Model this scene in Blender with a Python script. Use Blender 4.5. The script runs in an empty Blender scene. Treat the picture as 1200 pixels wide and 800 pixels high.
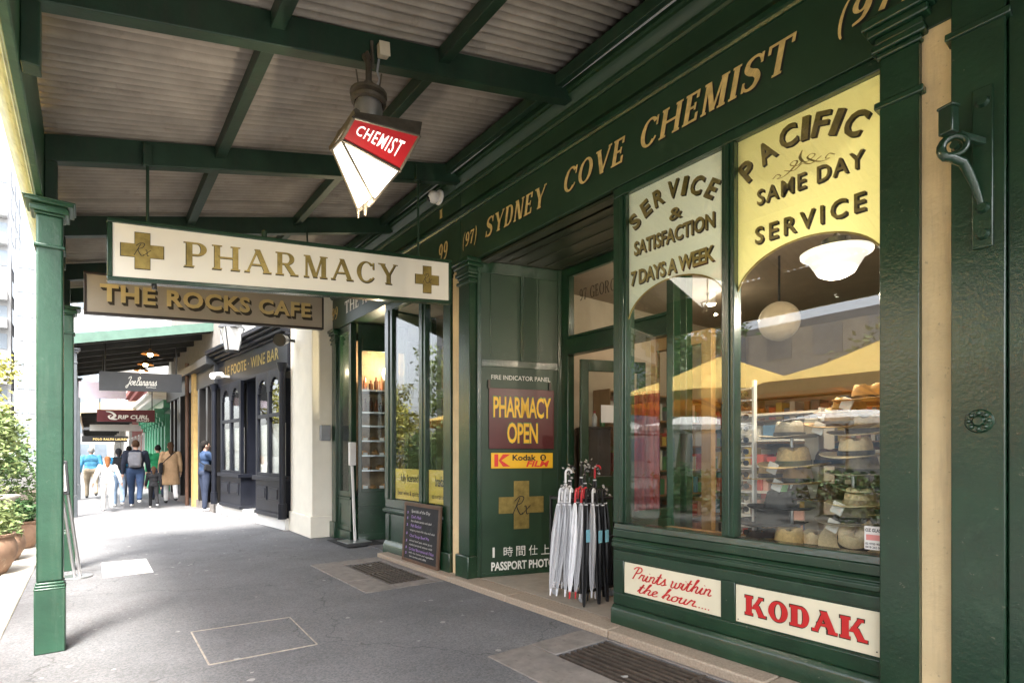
import bpy, bmesh, math, random
from mathutils import Vector, Matrix
R = math.radians
rnd = random.Random(7)
sc = bpy.context.scene
COL = sc.collection

# ------------------------------------------------------------------ camera, sky, sun, exposure
cam = bpy.data.objects.new('camera', bpy.data.cameras.new('camera'))
COL.objects.link(cam)
sc.camera = cam
CAMH = 1.38
cam.location = (0, 0, CAMH)
YAW = math.atan(496 / 640)
cam.rotation_euler = (R(90), 0, -YAW)
cam.data.sensor_width = 36
cam.data.lens = 36 * 640 / 1200
cam.data.shift_y = 133 / 1200
cam.data.clip_start = 0.05
cam.data.clip_end = 2000

SUN_EL, SUN_AZ = R(64), R(-150)           # azimuth measured from +Y towards +X: the sun stands high behind the viewer, over the street
world = bpy.data.worlds.new('World')
sc.world = world
world.use_nodes = True
wn = world.node_tree
for n in list(wn.nodes): wn.nodes.remove(n)
sky = wn.nodes.new('ShaderNodeTexSky')
sky.sky_type = 'NISHITA'; sky.sun_disc = False
sky.sun_elevation = SUN_EL; sky.sun_rotation = SUN_AZ
sky.dust_density = 4.0; sky.air_density = 1.0
hs = wn.nodes.new('ShaderNodeHueSaturation'); hs.inputs['Saturation'].default_value = 0.28
hs.inputs['Value'].default_value = 1.0
bg = wn.nodes.new('ShaderNodeBackground'); bg.inputs['Strength'].default_value = 0.15
wo = wn.nodes.new('ShaderNodeOutputWorld')
wn.links.new(sky.outputs[0], hs.inputs['Color']); wn.links.new(hs.outputs[0], bg.inputs[0]); wn.links.new(bg.outputs[0], wo.inputs[0])
sun = bpy.data.objects.new('sun', bpy.data.lights.new('sun', 'SUN'))
COL.objects.link(sun)
sun.data.energy = 2.0; sun.data.angle = R(13); sun.data.color = (1, .95, .87)
sd = Vector((math.sin(SUN_AZ) * math.cos(SUN_EL), math.cos(SUN_AZ) * math.cos(SUN_EL), math.sin(SUN_EL)))
sun.rotation_euler = sd.to_track_quat('Z', 'Y').to_euler()
vs = sc.view_settings
vs.view_transform = 'Standard'; vs.look = 'None'; vs.gamma = 1; vs.exposure = 2.78; vs.use_curve_mapping = False
sc.cycles.max_bounces = 14; sc.cycles.diffuse_bounces = 6; sc.cycles.transparent_max_bounces = 16
sc.cycles.use_denoising = True

# ------------------------------------------------------------------ pixel -> world (measured on the 1200 px photograph)
S_, C_ = math.sin(YAW), math.cos(YAW)
def ray(u, v):
    a = (u - 600) / 640
    return Vector((S_ + a * C_, C_ - a * S_, (533 - v) / 640))
CO = Vector((0, 0, CAMH))
def onX(u, v, x): r = ray(u, v); return CO + r * (x / r.x)
def onY(u, v, y): r = ray(u, v); return CO + r * (y / r.y)
def onG(u, v, z=0.0): r = ray(u, v); return CO + r * ((z - CAMH) / r.z)
def onP(u, v, p0, n): r = ray(u, v); n = Vector(n); return CO + r * ((Vector(p0) - CO).dot(n) / r.dot(n))

# ------------------------------------------------------------------ materials
MATS = {}
def nod(nt, t, **kw):
    n = nt.nodes.new(t)
    for k, v in kw.items():
        if k in n.inputs: n.inputs[k].default_value = v
        else: setattr(n, k, v)
    return n
def mat(name, col, rough=.5, metal=0., var=.12, scale=6., bump=0., bscale=40., col2=None, thr=.55, spec=.5, coat=0., emit=None, estr=0., detail=6, island=0., stretch=None, sharp=.12, speck=0., ridge_shade=0., streak=None, crough=.15, chips=None):
    """painted / stone / cloth surface: base colour broken up by noise, optional second colour in worn patches, bump"""
    if name in MATS: return MATS[name]
    m = bpy.data.materials.new(name); m.use_nodes = True
    nt = m.node_tree; b = nt.nodes['Principled BSDF']
    tc = nod(nt, 'ShaderNodeTexCoord')
    mp = nod(nt, 'ShaderNodeMapping'); nt.links.new(tc.outputs['Object'], mp.inputs[0])
    if stretch: mp.inputs['Scale'].default_value = stretch
    nz = nod(nt, 'ShaderNodeTexNoise', Scale=scale, Detail=detail, Roughness=.6)
    nt.links.new(mp.outputs[0], nz.inputs['Vector'])
    ramp = nod(nt, 'ShaderNodeMapRange')
    ramp.inputs['From Min'].default_value = .3; ramp.inputs['From Max'].default_value = .7
    ramp.inputs['To Min'].default_value = 1 - var; ramp.inputs['To Max'].default_value = 1 + var
    nt.links.new(nz.outputs['Fac'], ramp.inputs['Value'])
    hv = nod(nt, 'ShaderNodeHueSaturation', Color=(*col, 1))
    nt.links.new(ramp.outputs[0], hv.inputs['Value'])
    out = hv.outputs[0]
    if island:
        ge = nod(nt, 'ShaderNodeNewGeometry')
        mr = nod(nt, 'ShaderNodeMapRange'); mr.inputs['To Min'].default_value = 1 - island; mr.inputs['To Max'].default_value = 1 + island
        nt.links.new(ge.outputs['Random Per Island'], mr.inputs['Value'])
        h2 = nod(nt, 'ShaderNodeHueSaturation'); nt.links.new(out, h2.inputs['Color']); nt.links.new(mr.outputs[0], h2.inputs['Value'])
        out = h2.outputs[0]
    if col2:
        n2 = nod(nt, 'ShaderNodeTexNoise', Scale=scale * 1.7, Detail=8, Roughness=.7)
        nt.links.new(mp.outputs[0], n2.inputs['Vector'])
        r2 = nod(nt, 'ShaderNodeMapRange'); r2.inputs['From Min'].default_value = thr; r2.inputs['From Max'].default_value = thr + sharp
        nt.links.new(n2.outputs['Fac'], r2.inputs['Value'])
        mx = nod(nt, 'ShaderNodeMixRGB'); mx.inputs[2].default_value = (*col2, 1)
        nt.links.new(r2.outputs[0], mx.inputs[0]); nt.links.new(out, mx.inputs[1]); out = mx.outputs[0]
    def mixin(fac, c, how='MIX'):
        nonlocal out
        mx = nod(nt, 'ShaderNodeMixRGB', blend_type=how); mx.inputs[2].default_value = (*c, 1)
        nt.links.new(fac, mx.inputs[0]); nt.links.new(out, mx.inputs[1]); out = mx.outputs[0]
    def rng(src, a, b_, c, d):
        r = nod(nt, 'ShaderNodeMapRange'); nt.links.new(src, r.inputs['Value'])
        for k_, x_ in zip(('From Min', 'From Max', 'To Min', 'To Max'), (a, b_, c, d)): r.inputs[k_].default_value = x_
        return r.outputs[0]
    if speck:                                   # stone grains of the aggregate
        vo = nod(nt, 'ShaderNodeTexVoronoi', Scale=95.); nt.links.new(mp.outputs[0], vo.inputs['Vector'])
        sp = nod(nt, 'ShaderNodeSeparateColor'); nt.links.new(vo.outputs['Color'], sp.inputs[0])
        h3 = nod(nt, 'ShaderNodeHueSaturation'); nt.links.new(out, h3.inputs['Color']); nt.links.new(rng(sp.outputs[0], 0, 1, 1 - speck, 1 + speck), h3.inputs['Value']); out = h3.outputs[0]
        n5 = nod(nt, 'ShaderNodeTexNoise', Scale=.7, Detail=9, Roughness=.72); nt.links.new(mp.outputs[0], n5.inputs['Vector']); mixin(rng(n5.outputs['Fac'], .56, .7, 0, .5), tuple(x_ * .62 for x_ in col))
        v2 = nod(nt, 'ShaderNodeTexVoronoi', Scale=.42, feature='DISTANCE_TO_EDGE'); n6 = nod(nt, 'ShaderNodeTexNoise', Scale=3., Detail=6); nt.links.new(mp.outputs[0], n6.inputs['Vector'])
        ad = nod(nt, 'ShaderNodeVectorMath', operation='MULTIPLY_ADD'); nt.links.new(n6.outputs['Color'], ad.inputs[0]); ad.inputs[1].default_value = (.5, .5, .5); nt.links.new(mp.outputs[0], ad.inputs[2]); nt.links.new(ad.outputs[0], v2.inputs['Vector'])
        mixin(rng(v2.outputs['Distance'], .0, .004, .55, 0), (.03, .03, .03))
    if ridge_shade:                                   # light and shade of the corrugations painted into the colour as stripes
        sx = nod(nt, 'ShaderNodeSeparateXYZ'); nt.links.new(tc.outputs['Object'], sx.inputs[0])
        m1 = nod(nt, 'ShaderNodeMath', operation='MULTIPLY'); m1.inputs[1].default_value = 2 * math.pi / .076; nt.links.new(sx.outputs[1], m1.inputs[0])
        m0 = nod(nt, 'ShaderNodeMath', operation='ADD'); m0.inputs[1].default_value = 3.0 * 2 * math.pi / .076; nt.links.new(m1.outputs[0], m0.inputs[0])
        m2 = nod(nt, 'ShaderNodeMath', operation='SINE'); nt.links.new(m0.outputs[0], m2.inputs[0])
        h4 = nod(nt, 'ShaderNodeHueSaturation'); nt.links.new(out, h4.inputs['Color']); nt.links.new(rng(m2.outputs[0], -1, 1, 1 + ridge_shade, 1 - ridge_shade), h4.inputs['Value']); out = h4.outputs[0]
    if streak:                                  # water streaks and grime running down
        n7 = nod(nt, 'ShaderNodeTexNoise', Scale=5., Detail=8, Roughness=.7); mp2 = nod(nt, 'ShaderNodeMapping'); mp2.inputs['Scale'].default_value = (3, 3, .22); nt.links.new(tc.outputs['Object'], mp2.inputs[0]); nt.links.new(mp2.outputs[0], n7.inputs['Vector'])
        mixin(rng(n7.outputs['Fac'], .52, .72, 0, .65), streak)
        n8 = nod(nt, 'ShaderNodeTexNoise', Scale=38., Detail=4, Roughness=.6); nt.links.new(mp.outputs[0], n8.inputs['Vector']); mixin(rng(n8.outputs['Fac'], .67, .70, 0, .8), streak)
    if chips:                                   # small chips in the paint
        n9 = nod(nt, 'ShaderNodeTexNoise', Scale=26., Detail=6, Roughness=.7); nt.links.new(mp.outputs[0], n9.inputs['Vector']); mixin(rng(n9.outputs['Fac'], .665, .68, 0, .8), chips)
    nt.links.new(out, b.inputs['Base Color'])
    b.inputs['Roughness'].default_value = rough; b.inputs['Metallic'].default_value = metal
    b.inputs['Specular IOR Level'].default_value = spec
    if coat: b.inputs['Coat Weight'].default_value = coat; b.inputs['Coat IOR'].default_value = 1.55; b.inputs['Coat Roughness'].default_value = crough
    if bump:
        nb = nod(nt, 'ShaderNodeTexNoise', Scale=bscale, Detail=5, Roughness=.6)
        nt.links.new(mp.outputs[0], nb.inputs['Vector'])
        bp = nod(nt, 'ShaderNodeBump', Strength=bump, Distance=.01); nt.links.new(nb.outputs['Fac'], bp.inputs['Height'])
        nt.links.new(bp.outputs[0], b.inputs['Normal']); nt.links.new(bp.outputs[0], b.inputs['Coat Normal'])
    if emit: b.inputs['Emission Color'].default_value = (*emit, 1); b.inputs['Emission Strength'].default_value = estr
    MATS[name] = m
    return m
def glass(name, tint=(1, 1, 1), ior=1.5, rough=0.0):
    """thin window glass: Fresnel mix of mirror and see-through"""
    if name in MATS: return MATS[name]
    m = bpy.data.materials.new(name); m.use_nodes = True
    nt = m.node_tree
    for n in list(nt.nodes): nt.nodes.remove(n)
    ge = nod(nt, 'ShaderNodeNewGeometry'); dt = nod(nt, 'ShaderNodeVectorMath', operation='DOT_PRODUCT')
    nt.links.new(ge.outputs['Incoming'], dt.inputs[0]); nt.links.new(ge.outputs['Normal'], dt.inputs[1])
    prev = dt.outputs['Value']; r0 = ((ior - 1) / (ior + 1)) ** 2
    for op, i, val in (('ABSOLUTE', 0, None), ('SUBTRACT', 1, 1.0), ('POWER', 0, 5.0), ('MULTIPLY', 0, 1 - r0), ('ADD', 0, r0)):
        mt = nod(nt, 'ShaderNodeMath', operation=op); nt.links.new(prev, mt.inputs[i])
        if val is not None: mt.inputs[1 - i].default_value = val
        prev = mt.outputs[0]
    tr = nod(nt, 'ShaderNodeBsdfTransparent', Color=(*tint, 1))
    gl = nod(nt, 'ShaderNodeBsdfGlossy', Roughness=rough)
    tc = nod(nt, 'ShaderNodeTexCoord'); nb = nod(nt, 'ShaderNodeTexNoise', Scale=1.1, Detail=1)
    bp = nod(nt, 'ShaderNodeBump', Strength=.05, Distance=.02)
    nt.links.new(tc.outputs['Object'], nb.inputs['Vector']); nt.links.new(nb.outputs['Fac'], bp.inputs['Height']); nt.links.new(bp.outputs[0], gl.inputs['Normal'])
    mx = nod(nt, 'ShaderNodeMixShader'); o = nod(nt, 'ShaderNodeOutputMaterial')
    nt.links.new(prev, mx.inputs[0]); nt.links.new(tr.outputs[0], mx.inputs[1]); nt.links.new(gl.outputs[0], mx.inputs[2]); nt.links.new(mx.outputs[0], o.inputs[0])
    MATS[name] = m
    return m
def emis(name, col, s):
    return mat(name, col, .4, var=.02, emit=col, estr=s)

GREEN = mat('old green gloss paint', (.008, .036, .0155), .4, var=.3, scale=3, bump=.22, bscale=42, spec=.3, col2=(.018, .052, .026), thr=.58, coat=1., crough=.13, chips=(.10, .11, .075))
GREENW = mat('worn green paint on posts', (.021, .070, .040), .34, var=.2, scale=4, bump=.2, bscale=26, streak=(.06, .105, .07), col2=(.12, .17, .13), thr=.74, sharp=.04)
GREENB = mat('green beam paint', (.012, .036, .019), .5, var=.3, streak=(.03, .034, .024), scale=5, bump=.15, bscale=30, col2=(.03, .04, .03), thr=.62)
GREENF = mat('green fascia board paint', (.016, .042, .020), .42, var=.2, scale=2.5, bump=.06, bscale=20, col2=(.028, .058, .03), thr=.6)
TRIM = mat('weathered green trim', (.03, .085, .045), .4, var=.3, scale=6, bump=.2, bscale=25, col2=(.16, .18, .11), thr=.66, sharp=.05)
CREAM = mat('cream painted render', (.72, .56, .32), .75, var=.09, scale=5, bump=.45, bscale=38, col2=(.56, .42, .24), thr=.62, streak=(.48, .36, .22))
CREAMP = mat('pale cream painted wall', (.86, .81, .69), .75, var=.05, scale=3, bump=.25, bscale=40, col2=(.76, .70, .58), thr=.68)
WHITE = mat('white painted wall', (.78, .77, .74), .7, var=.05, scale=3, bump=.1, bscale=30)
ASPH = mat('footpath asphalt', (.148, .149, .155), .75, var=.16, scale=1.3, bump=.7, bscale=190, col2=(.176, .177, .182), thr=.54, sharp=.2, spec=.35, speck=.25)
GRANITE = mat('worn granite', (.36, .29, .22), .7, var=.25, scale=70, bump=.3, bscale=90, col2=(.2, .16, .13), thr=.62)
SAND = mat('grey stone surround', (.20, .18, .165), .75, var=.22, scale=9, bump=.3, bscale=60, col2=(.12, .105, .095), thr=.58)
IRON = mat('worn iron grating', (.085, .068, .055), .5, metal=.3, var=.35, scale=14, bump=.3, bscale=60, col2=(.2, .17, .14), thr=.6)
BLACKV = mat('dark void', (.012, .011, .01), .9)
TILE = mat('pale entrance paving', (.38, .33, .27), .6, var=.15, scale=8, bump=.15, bscale=60, col2=(.25, .21, .17), thr=.62)
ROOF = mat('dusty corrugated iron', (.33, .29, .245), .7, var=.22, scale=3, bump=.3, bscale=130, col2=(.20, .165, .13), thr=.58, sharp=.2, ridge_shade=.16)
GOLD = mat('gold leaf lettering', (.60, .44, .17), .5, var=.25, scale=20, metal=.0, col2=(.35, .22, .06), thr=.66)
GOLDM = mat('aged gold leaf', (.36, .27, .085), .35, metal=.55, var=.3, scale=14, col2=(.18, .13, .04), thr=.6)
GOLDD = mat('brown lettering shadow paint', (.035, .025, .012), .6)
BLACK = mat('black paint', (.012, .012, .013), .4, var=.2)
SIGNW = mat('cream sign paint', (.80, .76, .66), .45, var=.04, scale=2, col2=(.7, .65, .54), thr=.72)
SIGNG = mat('tan sign paint', (.36, .31, .24), .5, var=.08, scale=3, col2=(.28, .23, .18), thr=.66)
PANW = mat('pale window paint', (.88, .91, .78), .5, var=.03, scale=2)
PANY = mat('pale yellow window paint', (.93, .87, .42), .5, var=.03, scale=2)
PANK = mat('cream signboard paint', (.76, .70, .52), .45, var=.06, scale=3, col2=(.62, .55, .4), thr=.72)
RED = mat('sign red', (.55, .022, .022), .45, var=.08)
REDD = mat('maroon sign', (.085, .012, .014), .35, var=.15)
YEL = mat('bright yellow sign', (.85, .48, .02), .4, var=.05)
STEEL = mat('brushed steel', (.55, .55, .56), .3, metal=.9, var=.05)
GREYP = mat('grey painted metal', (.30, .31, .33), .45, var=.08)
DGREY = mat('dark grey sign paint', (.05, .052, .056), .5, var=.1)
WOOD = mat('warm timber', (.30, .17, .075), .5, var=.3, scale=3, stretch=(1, 1, .15), bump=.05)
DWOOD = mat('dark stained timber', (.05, .026, .016), .45, var=.3, scale=4)
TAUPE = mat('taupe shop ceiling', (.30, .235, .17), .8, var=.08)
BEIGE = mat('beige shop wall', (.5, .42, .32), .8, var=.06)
NAVY = mat('blue black shopfront paint', (.010, .0115, .018), .4, var=.2, bump=.05, spec=.3)
GLASS = glass('window glass', (.95, .97, .96), 1.85)
GLASSC = glass('counter glass', (.92, .95, .95), 1.45)

for pm_, c_ in ((PANW, (.8, .85, .7)), (PANY, (.9, .82, .35))):        # paint on glass lets some shop light through
    nt = pm_.node_tree; b_ = nt.nodes['Principled BSDF']; tl = nod(nt, 'ShaderNodeBsdfTranslucent', Color=(*c_, 1)); mx = nod(nt, 'ShaderNodeMixShader'); mx.inputs[0].default_value = .2
    nt.links.new(b_.outputs[0], mx.inputs[1]); nt.links.new(tl.outputs[0], mx.inputs[2]); nt.links.new(mx.outputs[0], nt.nodes['Material Output'].inputs[0])

# ------------------------------------------------------------------ mesh builder
class MB:
    def __init__(s): s.v = []; s.f = []
    def add(s, vs, fs):
        n = len(s.v); s.v += [tuple(p) for p in vs]; s.f += [tuple(i + n for i in f) for f in fs]; return s
    def box(s, x0, x1, y0, y1, z0, z1):
        return s.add([(x0, y0, z0), (x1, y0, z0), (x1, y1, z0), (x0, y1, z0), (x0, y0, z1), (x1, y0, z1), (x1, y1, z1), (x0, y1, z1)],
                     [(0, 3, 2, 1), (4, 5, 6, 7), (0, 1, 5, 4), (1, 2, 6, 5), (2, 3, 7, 6), (3, 0, 4, 7)])
    def obox(s, c, ax, ay, az):
        c, ax, ay, az = map(Vector, (c, ax, ay, az))
        q = [c + ax * i + ay * j + az * k for k in (-1, 1) for i, j in ((-1, -1), (1, -1), (1, 1), (-1, 1))]
        return s.add(q, [(0, 3, 2, 1), (4, 5, 6, 7), (0, 1, 5, 4), (1, 2, 6, 5), (2, 3, 7, 6), (3, 0, 4, 7)])
    def bar(s, p0, p1, w, h, up=(0, 0, 1)):
        p0, p1 = Vector(p0), Vector(p1); d = (p1 - p0); L = d.length; d.normalize()
        sx = d.cross(Vector(up)).normalized(); uz = sx.cross(d)
        return s.obox((p0 + p1) / 2, d * L / 2, sx * w / 2, uz * h / 2)
    def cyl(s, p0, p1, r0, r1=None, n=14, caps=True):
        r1 = r0 if r1 is None else r1
        p0, p1 = Vector(p0), Vector(p1); d = (p1 - p0).normalized()
        a = d.orthogonal().normalized(); b = d.cross(a)
        vs = []
        for p, r in ((p0, r0), (p1, r1)):
            vs += [p + (a * math.cos(6.28318 * i / n) + b * math.sin(6.28318 * i / n)) * r for i in range(n)]
        fs = [(i, (i + 1) % n, n + (i + 1) % n, n + i) for i in range(n)]
        if caps: fs += [tuple(range(n))[::-1], tuple(range(n, 2 * n))]
        return s.add(vs, fs)
    def tube(s, pts, r, n=8):
        pts = [Vector(p) for p in pts]; rs = r if isinstance(r, (list, tuple)) else [r] * len(pts)
        vs = []; prev = None
        for i, p in enumerate(pts):
            d = (pts[min(i + 1, len(pts) - 1)] - pts[max(i - 1, 0)]).normalized()
            a = d.orthogonal().normalized() if prev is None else (prev - d * prev.dot(d)).normalized()
            prev = a; b = d.cross(a)
            vs += [p + (a * math.cos(6.28318 * k / n) + b * math.sin(6.28318 * k / n)) * rs[i] for k in range(n)]
        fs = [(i * n + k, i * n + (k + 1) % n, (i + 1) * n + (k + 1) % n, (i + 1) * n + k) for i in range(len(pts) - 1) for k in range(n)]
        fs += [tuple(range(n))[::-1], tuple(range((len(pts) - 1) * n, len(pts) * n))]
        return s.add(vs, fs)
    def lathe(s, prof, c=(0, 0, 0), n=24, sx=1., sy=1.):
        c = Vector(c); vs = []
        for r, z in prof: vs += [c + Vector((max(r, 1e-4) * sx * math.cos(6.28318 * k / n), max(r, 1e-4) * sy * math.sin(6.28318 * k / n), z)) for k in range(n)]
        fs = [(i * n + k, i * n + (k + 1) % n, (i + 1) * n + (k + 1) % n, (i + 1) * n + k) for i in range(len(prof) - 1) for k in range(n)]
        return s.add(vs, fs)
    def ball(s, c, r, n=14, m=8):
        rx, ry, rz = (r, r, r) if not isinstance(r, (list, tuple)) else r
        pr = [(math.sin(math.pi * i / m), -math.cos(math.pi * i / m)) for i in range(m + 1)]
        c = Vector(c); vs = []
        for q, z in pr: vs += [c + Vector((max(q, 1e-3) * rx * math.cos(6.28318 * k / n), max(q, 1e-3) * ry * math.sin(6.28318 * k / n), z * rz)) for k in range(n)]
        fs = [(i * n + k, i * n + (k + 1) % n, (i + 1) * n + (k + 1) % n, (i + 1) * n + k) for i in range(m) for k in range(n)]
        return s.add(vs, fs)
    def sweep(s, prof, a, b):
        """closed profile [(out, z)] swept from point a to point b (horizontal); 'out' is measured to the left of a->b"""
        a, b = Vector(a), Vector(b); d = (b - a).normalized(); o = Vector((-d.y, d.x, 0)); n = len(prof)
        vs = [p + o * q + Vector((0, 0, z)) for p in (a, b) for q, z in prof]
        fs = [(i, (i + 1) % n, n + (i + 1) % n, n + i) for i in range(n)] + [tuple(range(n)), tuple(range(n, 2 * n))[::-1]]
        return s.add(vs, fs)
    def build(s, name, m, parent=None, bevel=0., smooth=True, loc=None, angle=38):
        off = Vector((0, 0, 0)); p = parent
        while p is not None: off += p.location; p = p.parent
        me = bpy.data.meshes.new(name)
        l = Vector(loc) if loc is not None else Vector((0, 0, 0))
        me.from_pydata([Vector(q) - off - (l if parent is None else Vector((0, 0, 0))) for q in s.v], [], s.f)
        bm = bmesh.new(); bm.from_mesh(me); bmesh.ops.recalc_face_normals(bm, faces=bm.faces); bm.to_mesh(me); bm.free()
        if smooth:
            me.polygons.foreach_set('use_smooth', [True] * len(me.polygons))
            me.set_sharp_from_angle(angle=R(angle))
        me.materials.append(m)
        o = bpy.data.objects.new(name, me); COL.objects.link(o)
        if parent is not None: o.parent = parent
        else: o.location = l
        if bevel:
            bv = o.modifiers.new('bevel', 'BEVEL'); bv.width = bevel; bv.segments = 2; bv.limit_method = 'ANGLE'; bv.angle_limit = R(40)
        return o
def tag(o, label=None, cat=None, group=None, kind=None):
    if label: o['label'] = label
    if cat: o['category'] = cat
    if group: o['group'] = group
    if kind: o['kind'] = kind
    return o
def thing(name, label, cat, loc=(0, 0, 0), group=None):
    o = bpy.data.objects.new(name, None); o.empty_display_size = .1; COL.objects.link(o); o.location = loc
    return tag(o, label, cat, group)
def copy_tree(o, parent=None):
    c = o.copy(); COL.objects.link(c); c.parent = parent
    for ch in [k for k in list(COL.objects) if k.parent == o]: copy_tree(ch, c)
    return c

# ------------------------------------------------------------------ lettering
def sans(s, bold=0.0, shear=0.0, spacing=1.0, res=3):
    cu = bpy.data.curves.new('t', 'FONT'); cu.body = s; cu.offset = bold; cu.shear = shear; cu.space_character = spacing; cu.resolution_u = res
    o = bpy.data.objects.new('t', cu); COL.objects.link(o)
    dg = bpy.context.evaluated_depsgraph_get(); ev = o.evaluated_get(dg); me = ev.to_mesh()
    v = [(p.co.x, p.co.y, 0.0) for p in me.vertices]; f = [tuple(p.vertices) for p in me.polygons]
    ev.to_mesh_clear(); bpy.data.objects.remove(o); bpy.data.curves.remove(cu)
    return v, f
def arc(cx, cy, rx, ry, a0, a1, tx, ty, n=18):
    out = []; inn = []
    for i in range(n + 1):
        a = R(a0 + (a1 - a0) * i / n); c, sn = math.cos(a), math.sin(a)
        out.append((cx + rx * c, cy + ry * sn)); inn.append((cx + (rx - tx) * c, cy + (ry - ty) * sn))
    return [[out[i], out[i + 1], inn[i + 1], inn[i]] for i in range(n)]
def brush(pts, ws, n=8):
    """Catmull-Rom centre line with varying pen width"""
    P = [pts[0]] + list(pts) + [pts[-1]]; W = [ws[0]] + list(ws) + [ws[-1]]; c = []
    for i in range(1, len(P) - 2):
        for k in range(n):
            t = k / n
            f = lambda A: .5 * (2 * A[1] + (A[2] - A[0]) * t + (2 * A[0] - 5 * A[1] + 4 * A[2] - A[3]) * t * t + (3 * A[1] - A[0] - 3 * A[2] + A[3]) * t ** 3)
            c.append((f([q[0] for q in P[i - 1:i + 3]]), f([q[1] for q in P[i - 1:i + 3]]), W[i] + (W[i + 1] - W[i]) * t))
    c.append((pts[-1][0], pts[-1][1], ws[-1]))
    L = []; Q = []
    for i, (x, y, w) in enumerate(c):
        x0, y0, _ = c[max(i - 1, 0)]; x1, y1, _ = c[min(i + 1, len(c) - 1)]
        d = math.hypot(x1 - x0, y1 - y0) or 1; nx, ny = -(y1 - y0) / d, (x1 - x0) / d
        L.append((x + nx * w / 2, y + ny * w / 2)); Q.append((x - nx * w / 2, y - ny * w / 2))
    return [[L[i], L[i + 1], Q[i + 1], Q[i]] for i in range(len(c) - 1)]
def glyph(ch, K, k, sl, st):
    """roman capital, cap height 1. K thick stroke, k thin stroke, sl serif reach, st serif thickness -> polygons, width"""
    P = []
    rc = lambda x0, x1, y0, y1: P.append([(x0, y0), (x1, y0), (x1, y1), (x0, y1)])
    def stem(x, w=K, top=1, bot=1):
        rc(x, x + w, 0, 1)
        if bot: rc(x - sl, x + w + sl, 0, st)
        if top: rc(x - sl, x + w + sl, 1 - st, 1)
    def dg(x0, y0, x1, y1, w): P.append([(x0, y0), (x0 + w, y0), (x1 + w, y1), (x1, y1)])
    def slab(x0, x1, y): rc(x0 - sl, x1 + sl, y if y == 0 else 1 - st, st if y == 0 else 1)
    if ch in ' ': return P, .38
    if ch == '(': P.extend(arc(.34, .45, .3, .75, 112, 248, k * 1.3, .05)); return P, .30
    if ch == ')': P.extend(arc(-.02, .45, .3, .75, -68, 68, k * 1.3, .05)); return P, .30
    if ch == 'P' or ch == 'R':
        stem(sl); x = sl + K; b = .30
        rc(x, x + b * .6, 1 - k, 1); rc(x, x + b * .6, .46, .46 + k); P.extend(arc(x + b * .5, .73, b, .27, -90, 90, K, k))
        if ch == 'R': dg(x + .34, 0, x + .06, .47, K * 1.05); slab(x + .36, x + .36 + K, 0); return P, x + .42 + K + sl
        return P, x + b * 1.5 + sl * .6
    if ch == 'H':
        w = .42; stem(sl); stem(sl + K + w); rc(sl + K, sl + K + w, .5 - k / 2, .5 + k / 2); return P, 2 * sl + 2 * K + w
    if ch == 'A':
        h = .36; dg(sl, 0, sl + h, 1, k * 1.25); dg(sl + 2 * h - K * .4, 0, sl + h - K * .4, 1, K * 1.05)
        rc(sl + h * .36, sl + 2 * h - h * .3, .3, .3 + k); slab(sl, sl + k, 0); slab(sl + 2 * h - K * .4, sl + 2 * h + K * .6, 0); return P, 2 * sl + 2 * h + K * .6
    if ch == 'V':
        h = .36; dg(sl + h, 0, sl, 1, K * 1.05); dg(sl + h + K * .2, 0, sl + 2 * h, 1, k * 1.25); slab(sl, sl + K, 1); slab(sl + 2 * h, sl + 2 * h + k, 1); return P, 2 * sl + 2 * h + k
    if ch == 'Y':
        h = .32; rc(sl + h, sl + h + K, 0, .48); slab(sl + h, sl + h + K, 0); dg(sl + h, .42, sl, 1, K * 1.05); dg(sl + h + K * .45, .45, sl + 2 * h + K * .3, 1, k * 1.25)
        slab(sl, sl + K, 1); slab(sl + 2 * h + K * .3, sl + 2 * h + K * .3 + k, 1); return P, 2 * sl + 2 * h + K * .7
    if ch == 'M':
        w = .56; stem(sl, k * 1.3); dg(sl + k * .3 + w / 2, .02, sl, 1, K); dg(sl + k * .6 + w / 2 + K * .25, .02, sl + w + K * .35, 1, k * 1.1); stem(sl + k + w, K); return P, 2 * sl + k + w + K
    if ch == 'N':
        w = .46; stem(sl, k * 1.3); dg(sl + k + w - K * .6, 0, sl, 1, K * 1.05); stem(sl + k + w, k * 1.3, 1, 0); return P, 2 * sl + w + 2.3 * k
    if ch in 'CG':
        P.extend(arc(.42, .5, .42, .515, 42, 318, K, k, 26)); rc(.70, .70 + k, .64, .97)
        if ch == 'G': rc(.62, .62 + K, .0, .44); rc(.50, .66 + K, .44 - st, .44)
        else: P.extend(arc(.42, .5, .42, .515, 300, 330, k, k, 5))
        return P, .82
    if ch == 'O': P.extend(arc(.43, .5, .43, .515, 0, 360, K, k, 32)); return P, .86
    if ch == 'D':
        stem(sl, K, 0, 0); rc(sl * .0, sl + K, 0, st); rc(0, sl + K, 1 - st, 1); x = sl + K
        rc(x, x + .2, 0, k); rc(x, x + .2, 1 - k, 1); P.extend(arc(x + .12, .5, .36, .5, -90, 90, K, k, 20)); return P, x + .5
    if ch == 'E':
        stem(sl); x = sl + K; rc(x, x + .34, 0, k); rc(x, x + .30, 1 - k, 1); rc(x, x + .2, .5 - k / 2, .5 + k / 2)
        rc(x + .34 - k, x + .34 + k * .3, 0, .27); rc(x + .30 - k, x + .30 + k * .3, .75, 1); rc(x + .2 - k * .4, x + .2 + k * .5, .38, .62); return P, x + .40
    if ch == 'I': stem(sl); return P, 2 * sl + K
    if ch == 'T':
        w = .33; rc(w - 0, w + K, 0, 1); slab(w, w + K, 0); rc(.02, 2 * w + K - .02, 1 - k, 1); rc(.0, k * 1.2, .74, 1); rc(2 * w + K - k * 1.2, 2 * w + K, .74, 1); return P, 2 * w + K
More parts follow.
